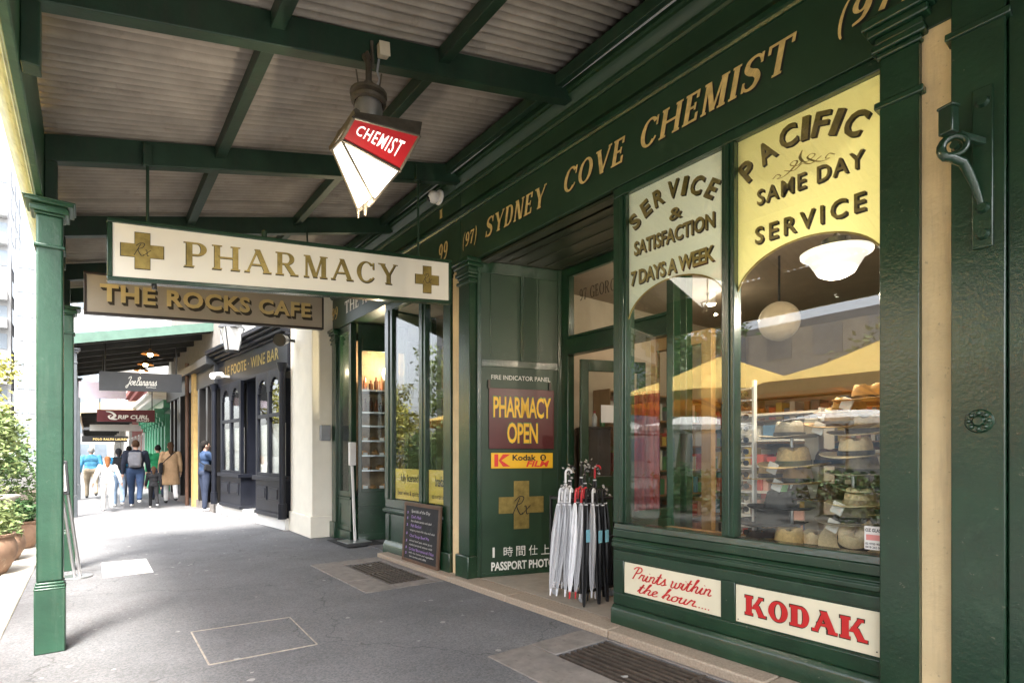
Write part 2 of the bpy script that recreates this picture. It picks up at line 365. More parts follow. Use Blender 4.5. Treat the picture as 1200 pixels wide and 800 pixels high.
    if ch == 'K':
        stem(sl); x = sl + K; dg(x - .02, .36, x + .34, 1, k * 1.3); dg(x + .34, 0, x + .06, .58, K * 1.05); slab(x + .36, x + .34 + K, 0); slab(x + .36, x + .34 + k, 1); return P, x + .36 + K + sl
    if ch == 'S':
        P.extend(brush([(.62, .74), (.52, .93), (.34, .965), (.16, .88), (.12, .70), (.26, .56), (.46, .45), (.56, .28), (.48, .09), (.28, .03), (.13, .10), (.06, .28)], [k * .8, k, k, K * .8, K * .95, K * 1.05, K * 1.05, K * .95, K * .8, k, k, k * .8]))
        rc(.585, .585 + k, .68, .98); rc(.03, .03 + k, .02, .32); return P, .69
    if ch == '9':
        P.extend(arc(.29, .69, .29, .32, 0, 360, K * .9, k, 22)); P.extend(brush([(.53, .72), (.52, .42), (.40, .14), (.12, .03)], [K * .9, K * .9, K * .7, k])); return P, .64
    if ch == '7':
        rc(.02, .56, 1 - k * 1.4, 1); rc(.0, k, .74, 1); P.extend(brush([(.53, .95), (.36, .55), (.24, .02)], [k, K * .8, K])); return P, .6
    return P, .4
def serif(s, K=.16, k=.06, sl=.06, st=.05, gap=.12, shear=0.):
    v = []; f = []; x = 0
    for ch in s:
        P, w = glyph(ch, K, k, sl, st)
        for i, pl in enumerate(P):
            n = len(v); v += [(x + px + shear * py, py, (i % 9) * .00012) for px, py in pl]; f.append(tuple(range(n, n + len(pl))))
        x += w + gap
    return v, f
SCRIPT = {  # centre lines of a brush script, x-height .5
 'P': [[(.15, 0), (.22, .5), (.30, .98)], [(.02, .80), (.16, 1.0), (.42, 1.0), (.52, .78), (.40, .55), (.2, .5)]], 'r': [[(0, .1), (.1, .5), (.13, .42), (.26, .46), (.24, .15), (.30, .02), (.4, .1)]],
 'i': [[(0, .1), (.1, .48), (.07, .12), (.14, .01), (.25, .1)], [(.14, .66), (.16, .7)]], 'n': [[(.02, .48), (.06, .42), (.04, .02)], [(.05, .3), (.18, .48), (.27, .4), (.25, .1), (.32, .01), (.42, .1)]],
 't': [[(.0, .1), (.12, .6), (.16, .85), (.12, .3), (.12, .08), (.2, .0), (.32, .1)], [(0, .55), (.28, .58)]], 's': [[(0, .1), (.10, .3), (.18, .54), (.19, .36), (.25, .16), (.18, .0), (.06, .04)], [(.2, .03), (.36, .12)]],
 'w': [[(.0, .45), (.05, .48), (.05, .1), (.14, .0), (.24, .12), (.26, .45), (.26, .1), (.36, .0), (.46, .2), (.46, .48), (.58, .42)]],
 'h': [[(0, .1), (.16, .7), (.22, .95), (.14, .9), (.08, .02)], [(.09, .25), (.22, .48), (.31, .4), (.29, .1), (.36, .0), (.46, .1)]],
 'e': [[(0, .1), (.14, .24), (.24, .38), (.15, .5), (.05, .35), (.07, .1), (.18, .0), (.34, .1)]], 'o': [[(.18, .48), (.05, .35), (.06, .08), (.18, .0), (.29, .15), (.27, .4), (.16, .48), (.3, .42), (.4, .42)]],
 'u': [[(0, .4), (.07, .48), (.05, .1), (.14, .0), (.26, .15), (.29, .48), (.27, .1), (.35, .0), (.44, .1)]], '.': [[(.02, .03), (.07, .04)]], ' ': [],
 'J': [[(.1, .75), (.2, .95), (.42, .95), (.34, .4), (.2, -.25), (.04, -.3), (.02, -.1), (.3, .1), (.5, .3)]], 'B': [[(.1, 0), (.24, .95)], [(.1, .8), (.3, 1.0), (.46, .85), (.3, .55), (.48, .35), (.36, .02), (.08, .05)]],
 'a': [[(.26, .4), (.15, .48), (.04, .3), (.06, .05), (.17, .02), (.28, .42), (.27, .08), (.33, .0), (.42, .1)]], 'R': [[(.1, 0), (.24, .95)], [(.0, .75), (.2, 1.0), (.46, .95), (.42, .65), (.2, .5), (.36, .2), (.55, .0), (.65, .1)]],
 'x': [[(.0, .45), (.1, .45), (.24, .05), (.36, .05)], [(.0, .0), (.34, .5)]], 'f': [[(0, .1), (.2, .6), (.26, .95), (.16, .85), (.1, -.3), (.2, -.2), (.24, .1)], [(0, .45), (.28, .5)]],
}
def script(s, pen=.09, gap=-.02):
    v = []; f = []; x = 0; q = 0
    for ch in s:
        mxw = .25
        for ln in SCRIPT.get(ch, []):
            pen_ = pen * 1.3 if ch == '.' else pen
            for pl in brush(ln, [pen_] * len(ln), 6):
                n = len(v); q += 1; v += [(x + a + .28 * b, b, (q % 11) * .0001) for a, b in pl]; f.append(tuple(range(n, n + 4)))
            mxw = max(mxw, max(p[0] for p in ln))
        x += (.16 if ch == '.' else mxw) + gap
    return v, f
def put(mb, geo, O, U, V, warp=None, lift=.003, bbox=None):
    """lay lettering (fitted to its own box) on the parallelogram O, O+U, O+V"""
    v, f = geo; O, U, V = Vector(O), Vector(U), Vector(V); N = U.cross(V).normalized()
    xs = [p[0] for p in v]; ys = [p[1] for p in v]; x0, x1, y0, y1 = bbox or (min(xs), max(xs), min(ys), max(ys))
    q = []
    for x, y, z in v:
        s, t = (x - x0) / (x1 - x0), (y - y0) / (y1 - y0)
        if warp: s, t = warp(s, t)
        q.append(O + U * s + V * t + N * (lift + z))
    return mb.add(q, f)
def arch(amp, fan=0.):
    def w(s, t):
        k = 2 * s - 1
        return s + fan * k * (t - .5), t - amp * k * k
    return w
def cross_poly(mb, c, u, v, n, r=.5, w=.34):
    c, u, v, n = map(Vector, (c, u, v, n)); h = w / 2
    pts = [(-h, -r), (h, -r), (h, -h), (r, -h), (r, h), (h, h), (h, r), (-h, r), (-h, h), (-r, h), (-r, -h), (-h, -h)]
    a = [c + u * x + v * y + n * .004 for x, y in pts]; b = [c + u * x + v * y for x, y in pts]
    fs = [tuple(range(12)), tuple(range(12, 24))[::-1]] + [(i, (i + 1) % 12, 12 + (i + 1) % 12, 12 + i) for i in range(12)]
    return mb.add(a + b, fs)

# ================================================================== GROUND
F = 3.30                                     # plane of the shop windows
def struct(name, mb, m, **k): return tag(mb.build(name, m, **k), kind='structure')
struct('ground', MB().add([(-400, -400, -.17), (400, -400, -.17), (400, 600, -.17), (-400, 600, -.17)], [(0, 1, 2, 3)]),
       mat('pale street paving', (.07, .07, .066), .8, var=.12, scale=.6, bump=.2, bscale=60, col2=(.10, .10, .095), thr=.6))
fp = MB()                                     # left open over the two drain pits
for x0, x1, y0, y1 in ((-.52, 2.54, -30, 120), (3.04, 12, -30, 120), (2.54, 3.04, -30, 1.14), (2.54, 3.04, 2.79, 5.39), (2.54, 3.04, 6.67, 120)): fp.box(x0, x1, y0, y1, -.11, 0)
struct('footpath', fp, ASPH)
kb = MB()
y = -30
while y < 120: kb.box(-.80, -.525, y, y + 1.18, -.3, .004); y += 1.2
struct('kerb', kb, mat('pale kerb stone', (.40, .37, .32), .75, var=.15, scale=7, bump=.25, bscale=60, col2=(.28, .25, .22), thr=.6), bevel=.012)
rd = MB(); rd.box(-3.4, -.805, -30, 120, -.3, -.06); struct('paved street edge', rd, mat('grey street pavers', (.075, .07, .065), .8, var=.18, scale=2, bump=.3, bscale=50))
bpy.data.objects['paved street edge'].name = 'paving'
gs = MB()
for i, (y0, y1) in enumerate(((-2, 1.6), (1.608, 2.82), (2.828, 4.1), (4.108, 5.1), (5.108, 6.2), (6.208, 7.0))): gs.box(3.10, 3.34, y0, y1, -.1, .06 - (.008 if i > 3 else 0))
struct('step', gs, GRANITE, bevel=.012)
ts = MB(); ts.box(3.345, 7, 2.95, 4.86, -.1, .058); struct('entrance_floor', ts, TILE)
tc_ = MB(); tc_.box(3.345, 7, 7.08, 9.0, -.1, .015); struct('entrance_floor', tc_, mat('cafe entrance asphalt', (.12, .12, .125), .8, var=.2, scale=5, bump=.3, bscale=120))
# chewing gum spots and stains on the asphalt
gm = MB()
for i in range(150):
    x, y = rnd.uniform(-.3, 3.0), rnd.uniform(1.5, 13); r = rnd.uniform(.008, .024)
    n = 9; c = [(x + r * rnd.uniform(.7, 1.3) * math.cos(6.283 * k / n), y + r * rnd.uniform(.7, 1.5) * math.sin(6.283 * k / n), .003) for k in range(n)]
    gm.add(c, [tuple(range(n))])
tag(gm.build('gum_spots', mat('old gum', (.30, .295, .285), .8, var=.2, scale=20)), 'flattened chewing gum spots scattered over the asphalt footpath', 'gum spots', kind='stuff')

# cover let into the asphalt: only its pale joint shows
cv = thing('utility_cover', 'square asphalt filled cover outlined by a thin pale joint in the footpath', 'cover', (.98, 4.45, 0))
e = MB(); q = [(.632, 4.90), (1.352, 4.83), (1.318, 4.02), (.626, 4.06)]
for i, j, w in ((0, 1, .006), (1, 2, .008), (2, 3, .010), (3, 0, .010)):
    e.bar((*q[i], .002), (*q[j], .002), w, .006)
e.build('frame', mat('pale joint metal', (.34, .30, .25), .6, var=.4, scale=12), cv)
MB().add([(x, y, .002) for x, y in ((.64, 4.89), (1.345, 4.825), (1.31, 4.03), (.634, 4.07))], [(3, 2, 1, 0)]).build('cover_plate', ASPH, cv)
wp = MB(); wp.box(.125, .605, 7.68, 8.73, -.02, .006)
tag(wp.build('access_cover', mat('pale concrete lid', (.62, .61, .58), .7, var=.08, scale=6, bump=.2), bevel=.004), 'pale rectangular concrete access cover set in the footpath near the far green post', 'cover')

def grate(x0, x1, y0, y1, gx0, gx1, gy0, gy1, label, wood):
    g = thing('drain_grate', label, 'drain', ((x0 + x1) / 2, (y0 + y1) / 2, 0), 'iron drain grates in the footpath')
    s = MB()
    for a, b, c, d in ((x0, gx0 - .012, y0, (y0 + y1) / 2 - .3), (x0, gx0 - .012, (y0 + y1) / 2 - .292, y1), (gx0 - .006, gx1, gy1 + .012, y1), (gx0 - .006, gx1, y0, gy0 - .012), (gx1 + .008, x1, y0, y1)):
        s.box(a, b, c, d, -.13, .008 + rnd.uniform(-.002, .002))
    s.build('stone_surround', SAND, g, bevel=.006)
    p = MB(); p.box(gx0 - .01, gx1 + .006, gy0 - .01, gy1 + .01, -.2, -.12); p.build('pit', BLACKV, g)
    n = 9; w = (gx1 - gx0) / n
    half = (gy0 + gy1) / 2
    b = MB()
    for i in range(n):
        for (a, c) in ((gy0, half - .012), (half + .012, gy1)):
            b.box(gx0 + i * w + .016, gx0 + (i + 1) * w - .016, a, c, -.10, .004 + rnd.uniform(-.003, .002))
    b.box(gx0, gx1, half - .011, half + .011, -.05, .007)
    b.build('grating', IRON, g, bevel=.003)
grate(2.16, 3.09, 1.0, 3.06, 2.55, 3.05, 1.15, 2.78, 'long iron drain grate in stone surround below the signboard window', 0)
grate(2.19, 3.09, 5.2, 6.95, 2.53, 3.0, 5.4, 6.66, 'shorter iron drain grate in stone surround below the chalkboard', 0)

# ================================================================== PHARMACY SHOP
ps = thing('pharmacy_shop', 'dark green chemist shopfront with gold lettering, painted window signs and open entry', 'shop', (F, 3, 0))
# stall riser below the window
m = MB(); m.box(F, F + .12, 1.077, 2.91, .06, .72); m.build('stall_riser', GREEN, ps)
m = MB()
def facade(mb, prof, y0, y1, x=F):
    """profile [(out from the wall, z)] swept along the facade"""
    n = len(prof); vs = [(x - o, yy, z) for yy in (y0, y1) for o, z in prof]
    mb.add(vs, [(i, (i + 1) % n, n + (i + 1) % n, n + i) for i in range(n)] + [tuple(range(n)), tuple(range(n, 2 * n))])
    return mb
m = MB(); facade(m, [(-.02, .061), (.04, .061), (.04, .165), (.028, .185), (.012, .205), (-.02, .21)], 1.06, 2.935); m.build('plinth', GREEN, ps, bevel=.004)
m = MB(); facade(m, [(-.02, .635), (.006, .635), (.012, .655), (.035, .665), (.035, .69), (.022, .7), (.03, .715), (.012, .735), (-.02, .74)], 1.077, 2.93); m.build('sill_moulding', GREEN, ps, bevel=.003)
# raised rails round the two signboards
m = MB()
for y0, y1, z0, z1 in ((1.06, 2.93, .212, .30), (1.06, 2.93, .563, .634), (1.9, 2.0, .30, .563), (1.062, 1.072, .3, .563), (2.826, 2.93, .30, .563)):
    m.box(F - .014, F + .01, y0, y1, z0, z1)
m.build('panel_moulding', GREEN, ps, bevel=.005)
for y0, y1, z0, z1 in ((2.003, 2.823, .314, .551), (1.075, 1.897, .314, .551)):
    m = MB(); m.box(F - .006, F + .01, y0, y1, z0, z1); sp = m.build('signboard', PANK, ps, bevel=.002)
    t = MB()
    if y0 > 2:
        put(t, script('Prints within', .085), (F - .006, 2.745, .43), (0, -.68, 0), (0, 0, .105))
        put(t, script('the hour.....', .085), (F - .006, 2.70, .335), (0, -.615, 0), (0, 0, .09))
        t.build('lettering', RED, sp, smooth=False)
    else:
        put(t, serif('KODAK', .30, .17, .07, .17, .05), (F - .0065, 1.838, .366), (0, -.70, 0), (0, 0, .136), lift=.0015); t.build('lettering_shade', GOLDD, sp, smooth=False)
        t = MB(); put(t, serif('KODAK', .26, .13, .055, .14, .085), (F - .006, 1.832, .373), (0, -.69, 0), (0, 0, .124), lift=.005); t.build('lettering', RED, sp, smooth=False)
        for yy, zz in ((1.1, .34), (1.88, .33)): MB().cyl((F - .009, yy, zz), (F - .005, yy, zz), .004, n=8).build('screw', IRON, sp)

# the window: frame, glass, painted heads
wf = MB()
wf.box(F - .02, F + .09, 1.077, 2.93, .741, .80); facade(wf, [(-.09, .80), (.012, .80), (.0, .846), (-.09, .85)], 1.077, 2.93)
wf.box(F - .02, F + .09, 2.80, 2.925, .851, 3.40); wf.box(F - .03, F + .06, 1.897, 1.985, .851, 3.40); wf.box(F - .02, F + .09, 1.06, 2.925, 3.401, 3.475)
wf.box(F - .035, F - .021, 2.815, 2.85, .86, 3.39); wf.box(F - .042, F - .031, 1.925, 1.957, .86, 3.39)
wf.box(F + .02, F + .72, 2.86, 2.92, .851, .93); wf.box(F + .02, F + .72, 2.86, 2.92, 3.40, 3.475); wf.box(F + .66, F + .76, 2.85, 2.925, .1, 3.475)
win = wf.build('window_frame', GREEN, ps, bevel=.008)
m = MB(); m.box(F + .09, F + .70, 2.862, 2.91, .06, .85); m.build('side_panel', GREEN, ps)
panes = []
for k, (y0, y1, pm) in enumerate(((1.983, 2.803, PANW), (1.07, 1.90, PANY))):
    m = MB(); m.box(F + .012, F + .018, y0, y1, .845, 3.41); g = m.build('pane', GLASS, ps); panes.append(g)
    yc = (y0 + y1) / 2; hw = (y1 - y0) / 2; n = 28
    top = [(y0 + (y1 - y0) * i / n) for i in range(n + 1)]
    az = [2.385 + .275 * math.sqrt(max(0, 1 - ((yy - yc) / (hw * 1.02)) ** 2)) for yy in top]
    m = MB()
    for i in range(n):
        m.add([(F + .024, top[i], az[i]), (F + .024, top[i + 1], az[i + 1]), (F + .024, top[i + 1], 3.41), (F + .024, top[i], 3.41)], [(0, 1, 2, 3)])
    h = m.build('painted_head', pm, g)
    m = MB(); m.tube([(F + .019, yy, z - .004) for yy, z in zip(top, az)], .006, 6); m.build('gold_line', GOLDM, g)

def painted(text, O, U, V, warp=None, bold=.03, sp=1.0, dx=.012, dz=-.012, parent=None):
    """two-tone sign-writer's letters on the inside of the glass: gold face, brown block shade"""
    geo = sans(text, bold, 0, sp)
    O = Vector(O)
    t = MB()
    for i in range(3):
        put(t, geo, O + Vector((0, -dx * (i + 1) / 3, dz * (i + 1) / 3)), U, V, warp, lift=.0006 + .0002 * (2 - i))
    t.build('lettering_shade', GOLDD, parent, smooth=False)
    t = MB(); put(t, geo, O, U, V, warp, lift=.0016); t.build('lettering', GOLDM, parent, smooth=False)
pl, pr = panes
XL = F + .0236
painted('&', (XL, 2.43, 3.07), (0, -.11, 0), (0, 0, .085), None, .01, parent=pl)
painted('SATISFACTION', (XL, 2.752, 2.912), (0, -.685, 0), (0, 0, .108), None, .028, 1.0, parent=pl)
painted('7 DAYS A WEEK', (XL, 2.783, 2.685), (0, -.715, 0), (0, 0, .112), None, .028, .92, parent=pl)
painted('SAME DAY', (XL, 1.772, 2.945), (0, -.60, 0), (0, 0, .098), None, .016, 1.2, parent=pr)
painted('SERVICE', (XL, 1.785, 2.705), (0, -.62, 0), (0, 0, .108), None, .018, 1.4, parent=pr)
def arced(text, y0, y1, z_end, rise, h, parent, dx=.012, dz=-.012, bold=.02, wf=1.0):
    W = abs(y1 - y0); wid = {'I': .34, 'P': .72, 'A': .86, 'C': .86, 'F': .68, 'S': .72, 'E': .68, 'R': .78, 'V': .84}
    ws_ = [wid[c] for c in text]; gap = (W / h * 1.0 - sum(ws_) * .82 * wf) / (len(text) - 1); x = 0; shade, face = MB(), MB()
    for c, w in zip(text, ws_):
        w_ = w * h * .82 * wf; xc = x + w_ / 2; x += w_ + gap * h; k = 2 * xc / W - 1
        z = z_end + rise * (1 - k * k); ang = math.atan(-4 * rise * k / W); U = Vector((0, -math.cos(ang), math.sin(ang))); V = Vector((0, math.sin(ang), math.cos(ang)))
        O = Vector((XL, y0 - xc, z)) - U * w_ / 2; geo = sans(c, bold)
        for i in range(3): put(shade, geo, O + Vector((0, -dx * (i + 1) / 3, dz * (i + 1) / 3)), U * w_, V * h, None, lift=.0006 + .0002 * (2 - i))
        put(face, geo, O, U * w_, V * h, None, lift=.0016)
    shade.build('lettering_shade', GOLDD, parent, smooth=False); face.build('lettering', GOLDM, parent, smooth=False)
arced('SERVICE', 2.75, 2.085, 3.095, .135, .128, pl, bold=.035, wf=1.08)
arced('PACIFIC', 1.84, 1.20, 3.105, .125, .138, pr, bold=.03, wf=1.08)
# scroll ornament
t = MB()
fl = [brush([(0, .1), (.08, .25), (.14, .1), (.08, .02), (.2, .02), (.34, .25), (.42, .5), (.36, .62), (.3, .48), (.42, .3), (.5, .42)], [.02, .03, .02, .02, .03, .045, .03, .02, .02, .03, .04]),
      brush([(1, .1), (.92, .25), (.86, .1), (.92, .02), (.8, .02), (.66, .25), (.58, .5), (.64, .62), (.7, .48), (.58, .3), (.5, .42)], [.02, .03, .02, .02, .03, .045, .03, .02, .02, .03, .04]),
      brush([(.5, .42), (.46, .7), (.5, 1.0)], [.05, .05, .01]), brush([(.2, .3), (.36, .12), (.5, .3), (.64, .12), (.8, .3)], [.02, .04, .03, .04, .02])]
v = []; f = []; q = 0
for b_ in fl:
    for pg in b_: n = len(v); q += 1; v += [(a, c, (q % 7) * .0001) for a, c in pg]; f.append(tuple(range(n, n + 4)))
put(t, (v, f), (XL, 1.675, 3.06), (0, -.36, 0), (0, 0, .115), lift=.001); t.build('ornament', GOLDM, pr, smooth=False)
# glazier's sticker low in the corner of the right pane
t = MB(); t.box(F + .0100, F + .0115, 1.075, 1.165, .875, 1.0); stk = t.build('sticker', mat('white sticker', (.8, .78, .75), .5, var=.02), ps)
t = MB(); put(t, sans('OZ GLASS', .03), (F + .0098, 1.16, .97), (0, -.08, 0), (0, 0, .018), lift=.0006)
for i, z in enumerate((.90, .882)): put(t, sans(('02 9700 9065', '0418 262 042')[i], .02), (F + .0098, 1.16, z), (0, -.08, 0), (0, 0, .012), lift=.0006)
t.build('lettering', BLACK, stk, smooth=False)
t = MB(); t.box(F + .0094, F + .0099, 1.083, 1.157, .925, .955); t.build('red_patch', mat('pink print', (.75, .3, .28), .5), stk)

# pilasters with capitals
def pilaster(y0, y1, x0, x1, top, parent, base=.32, ring=3.19, mm=GREEN, bx=.035):
    p = MB(); p.box(x0, x1, y0, y1, 0.0 if base is None else base, top - .2); o = p.build('pilaster', mm, parent, bevel=.006)
    c = MB(); h = top - .2
    for dz0, dz1, pr_ in ((0, .03, .012), (.03, .07, .03), (.07, .11, .018), (.11, .15, .045), (.15, .2, .065)): c.box(x0 - pr_, x1, y0 - pr_, y1 + pr_, h + dz0, h + dz1)
    c.build('capital', mm, o, bevel=.008)
    MB().box(x0 - .02, x1, y0 - .02, y1 + .02, ring - .02, ring + .015).build('necking', mm, o, bevel=.006)
    if base is not None:
        b = MB(); b.box(x0 - bx, x1, y0 - bx * .6, y1 + bx * .6, .0, base); b.build('base_block', mm, o, bevel=.012)
    return o
pilaster(.902, 1.075, F - .05, F + .2, 3.63, ps, None)
pilaster(4.90, 5.115, F - .08, F + .2, 3.49, ps, .30, 3.25)
m = MB(); m.box(F - .02, F + .2, .775, .90, 0, 3.62); m.build('wall', CREAM, ps)
m = MB(); m.box(F - .04, F + .2, 5.13, 5.30, 0, 3.47); m.build('wall', CREAM, ps)
# fascia board, mouldings and cornice
def fascia(parent, y0, y1, tail=0.):
    m = MB(); m.box(F - .03, F + .2, y0, y1, 3.478, 4.0); fb = m.build('fascia_board', GREENF, parent, bevel=.004)
    m = MB(); facade(m, [(-.05, 3.998), (.05, 3.998), (.058, 4.015), (.075, 4.022), (.075, 4.05), (.055, 4.06), (.055, 4.075), (-.05, 4.078)], y0, y1); m.build('moulding', GREEN, parent)
    m = MB(); m.box(F - .035, F + .2, y0, y1, 4.12, 4.275); m.build('band_board', GREENF, parent)
    m = MB(); m.box(F - .0, F + .2, y0, y1, 4.078, 4.12); m.build('shadow_gap', BLACK, parent)  # recessed strip painted black for the deep shade between the boards
    m = MB(); facade(m, [(-.1, 4.276), (.05, 4.276), (.06, 4.295), (.085, 4.30), (.085, 4.325), (.10, 4.335), (.12, 4.36), (.15, 4.375), (.15, 4.40), (.17, 4.405), (.17, 4.44), (.10, 4.445), (.1, 4.62), (-.1, 4.62)], y0, y1); m.build('cornice', GREENF, parent)
    return fb
fb = fascia(ps, .70, 5.15)
GF = F - .031
for body, u0, u1, z0, hh in (('(97)', 5.10, 4.83, 3.628, .2), ('SYDNEY', 4.665, 3.70, 3.638, .195), ('COVE', 3.475, 2.79, 3.645, .198), ('CHEMIST', 2.64, 1.50, 3.655, .2), ('(97)', 1.28, .93, 3.66, .2)):
    geo = serif(body, .20, .085, .055, .07, .12, .22)
    t = MB(); put(t, geo, (GF, u0 - .012, z0 - .012), (0, u1 - u0, 0), (0, 0, hh), lift=.0008); t.build('lettering_shade', BLACK, fb, smooth=False)
    t = MB(); put(t, geo, (GF, u0, z0), (0, u1 - u0, 0), (0, 0, hh), lift=.003); t.build('lettering', GOLD, fb, smooth=False)
# wall above the fascia and behind (keeps the shop closed)
m = MB(); m.box(F + .0, F + .2, -3, 9.3, 4.621, 9.5); m.build('facade_wall', CREAMP, ps)
# recessed entrance: soffit, splayed side panel with signs, door frame with transom
A0 = Vector((3.31, 4.887, 0)); A1 = Vector((4.26, 4.578, 0)); D_ = (A1 - A0).normalized(); N_ = Vector((-D_.y, D_.x, 0)) * -1
if N_.y > 0: N_ = -N_
m = MB(); c = (A0 + A1) / 2; L = (A1 - A0).length
m.obox(c - N_ * .03 + Vector((0, 0, 1.76)), D_ * L / 2, N_ * .03, Vector((0, 0, 1.715))); sp_ = m.build('side_panel', GREENF, ps)
m = MB()
def onpan(u, z, o=.0): return A0 + D_ * u + Vector((0, 0, z)) + N_ * o
for u0, u1, z0, z1 in ((.0, .045, .06, 3.475), (L - .05, L, .06, 3.475), (.045, L - .05, 3.35, 3.475), (L * .52 - .02, L * .52 + .02, 2.42, 3.35), (.045, L - .05, 2.34, 2.42), (.045, L - .05, .06, .10)):
    m.obox(onpan((u0 + u1) / 2, (z0 + z1) / 2, .006), D_ * (u1 - u0) / 2, N_ * .006, Vector((0, 0, (z1 - z0) / 2)))
for u in (.15, .155, .72): m.obox(onpan(u, 2.9, .003), D_ * .004, N_ * .003, Vector((0, 0, .45)))
m.build('panel_moulding', GREEN, ps, bevel=.004)
def pan(name, u0, u1, z0, z1, mm, o=.012, th=.006): return MB().obox(onpan((u0 + u1) / 2, (z0 + z1) / 2, o), D_ * (u1 - u0) / 2, N_ * th, Vector((0, 0, (z1 - z0) / 2))).build(name, mm, ps, bevel=.002)
def ptext(parent, geo, u0, u1, z0, z1, mm, o=.019, name='lettering', warp=None):
    # reads left to right from the street: u grows to the right
    t = MB(); O = onpan(u0, z0, o); put(t, geo, O, D_ * (u1 - u0), Vector((0, 0, z1 - z0)), warp, lift=0); return t.build(name, mm, parent, smooth=False)
ptext(sp_, sans('FIRE INDICATOR PANEL', .01), .16, .86, 2.205, 2.255, mat('white sign lettering', (.75, .74, .68), .5), .004)
op = pan('open_sign', .13, .90, 1.45, 2.11, REDD)
ptext(op, sans('PHARMACY', .035, 0, .95), .175, .865, 1.785, 2.03, mat('green letter edge', (.05, .2, .07), .5), .0185, 'lettering_edge'); ptext(op, sans('PHARMACY', .02, 0, .95), .18, .86, 1.79, 2.02, YEL, .0195)
ptext(op, sans('OPEN', .035, 0, .95), .335, .705, 1.505, 1.745, MATS['green letter edge'], .0185, 'lettering_edge'); ptext(op, sans('OPEN', .02, 0, .95), .34, .70, 1.51, 1.735, YEL, .0195)
fsn = pan('film_sign', .155, .885, 1.235, 1.405, YEL)
ptext(fsn, sans('Kodak', .03), .40, .68, 1.32, 1.385, BLACK); ptext(fsn, sans('FILM', .035, .25), .56, .84, 1.25, 1.318, mat('film sign red', (.72, .04, .03), .4))
t = MB(); t.add([onpan(.19, 1.255, .019), onpan(.235, 1.255, .019), onpan(.235, 1.39, .019), onpan(.19, 1.39, .019)], [(0, 1, 2, 3)])
for zz in (0, 1): t.add([onpan(.24, 1.322, .0192), onpan(.29, 1.39 if zz else 1.255, .0192), onpan(.375, 1.39 if zz else 1.255, .0192), onpan(.27, 1.322, .0194)], [(0, 1, 2, 3)])
t.build('emblem', MATS['film sign red'], fsn, smooth=False)
t = MB(); t.cyl(onpan(.765, 1.353, .018), onpan(.765, 1.353, .020), .036, n=20); t.build('emblem', BLACK, fsn)
ptext(fsn, sans('8', .03), .748, .782, 1.33, 1.376, YEL, .0212)
m = MB(); cross_poly(m, onpan(.51, .83, .006), D_ * .53, Vector((0, 0, .53)), N_); cp = m.build('gilt_cross', GOLDM, ps, smooth=False)
ptext(cp, script('Rx', .05), .40, .62, .72, .93, BLACK, .0115)
for i, ch in enumerate('1時間仕上げ'):
    u = .155 + i * .148
    ptext(sp_, sans(ch, .0), u + (.02 if i == 0 else 0), u + (.045 if i == 0 else .105), .265, .375, MATS['white sign lettering'], .004)
ptext(sp_, sans('PASSPORT PHOTOS', .03), .16, .95, .12, .215, MATS['white sign lettering'], .004)
for u in (.13, .85): MB().obox(onpan(u, 2.15, .014), D_ * .012, N_ * .012, Vector((0, 0, .045))).build('bracket', IRON, ps)
m = MB(); m.box(3.31, 4.4, 2.93, 4.86, 3.478, 3.54)
m.box(3.33, 3.42, 2.95, 4.85, 3.45, 3.479)
for xx in (3.62, 3.82, 4.02, 4.2): m.box(xx - .01, xx + .01, 2.95, 4.80 - (xx - 3.3) * .3, 3.466, 3.479)
m.build('soffit', mat('varnished green boards', (.030, .036, .022), .3, var=.4, scale=2, stretch=(1, .3, 1)), ps)
# door frame on the plane x = 4.26
DX = 4.26
m = MB()
m.box(DX, DX + .1, 4.47, 4.60, .058, 3.479); m.box(DX, DX + .1, 2.93, 3.02, .058, 3.479); m.box(DX, DX + .1, 3.02, 4.47, 3.40, 3.479)
m.box(DX - .02, DX + .1, 3.02, 4.47, 2.50, 2.68); m.box(DX - .03, DX + .1, 3.02, 4.47, 2.68, 2.71)
m.box(DX - .015, DX, 4.44, 4.47, 2.71, 3.40); m.box(DX - .015, DX, 3.02, 4.47, 3.37, 3.40)
m.build('door_frame', GREEN, ps, bevel=.008)
m = MB(); m.box(DX + .04, DX + .046, 3.02, 4.47, 2.70, 3.40); tr_ = m.build('transom_pane', GLASSC, ps)
t = MB(); put(t, serif('97 GEORGE ST', .16, .06, .05, .05, .12), (DX + .038, 4.32, 3.08), (0, -.76, 0), (0, 0, .13)); t.build('lettering', GOLDD, tr_, smooth=False)
# open door leaf swung inwards, glazed
dl = MB()
h0 = Vector((DX + .12, 4.40, 0)); dd = Vector((.93, -.37, 0)).normalized()
def dbar(a, b, z0, z1): dl.obox(h0 + dd * (a + b) / 2 + Vector((0, 0, (z0 + z1) / 2)), dd * (b - a) / 2, Vector((-dd.y, dd.x, 0)) * .022, Vector((0, 0, (z1 - z0) / 2)))
dbar(0, .1, .08, 2.46); dbar(.72, .82, .08, 2.46); dbar(.1, .72, 2.33, 2.46); dbar(.1, .72, 1.02, 1.14); dbar(.1, .72, .08, .3)
dr = dl.build('door', GREEN, ps, bevel=.006)
MB().obox(h0 + dd * .41 + Vector((0, 0, .66)), dd * .31, Vector((-dd.y, dd.x, 0)) * .008, Vector((0, 0, .36))).build('door_panel', GREEN, dr)
MB().obox(h0 + dd * .41 + Vector((0, 0, 1.735)), dd * .31, Vector((-dd.y, dd.x, 0)) * .004, Vector((0, 0, .6))).build('door_glass', GLASSC, dr)
MB().obox(h0 + dd * .40 + Vector((0, 0, 1.85)) + Vector((-.37, -.93, 0)) * .02, dd * .15, Vector((-dd.y, dd.x, 0)) * .002, Vector((0, 0, .1))).build('notice', mat('white sticker', (.8, .78, .75)), dr)

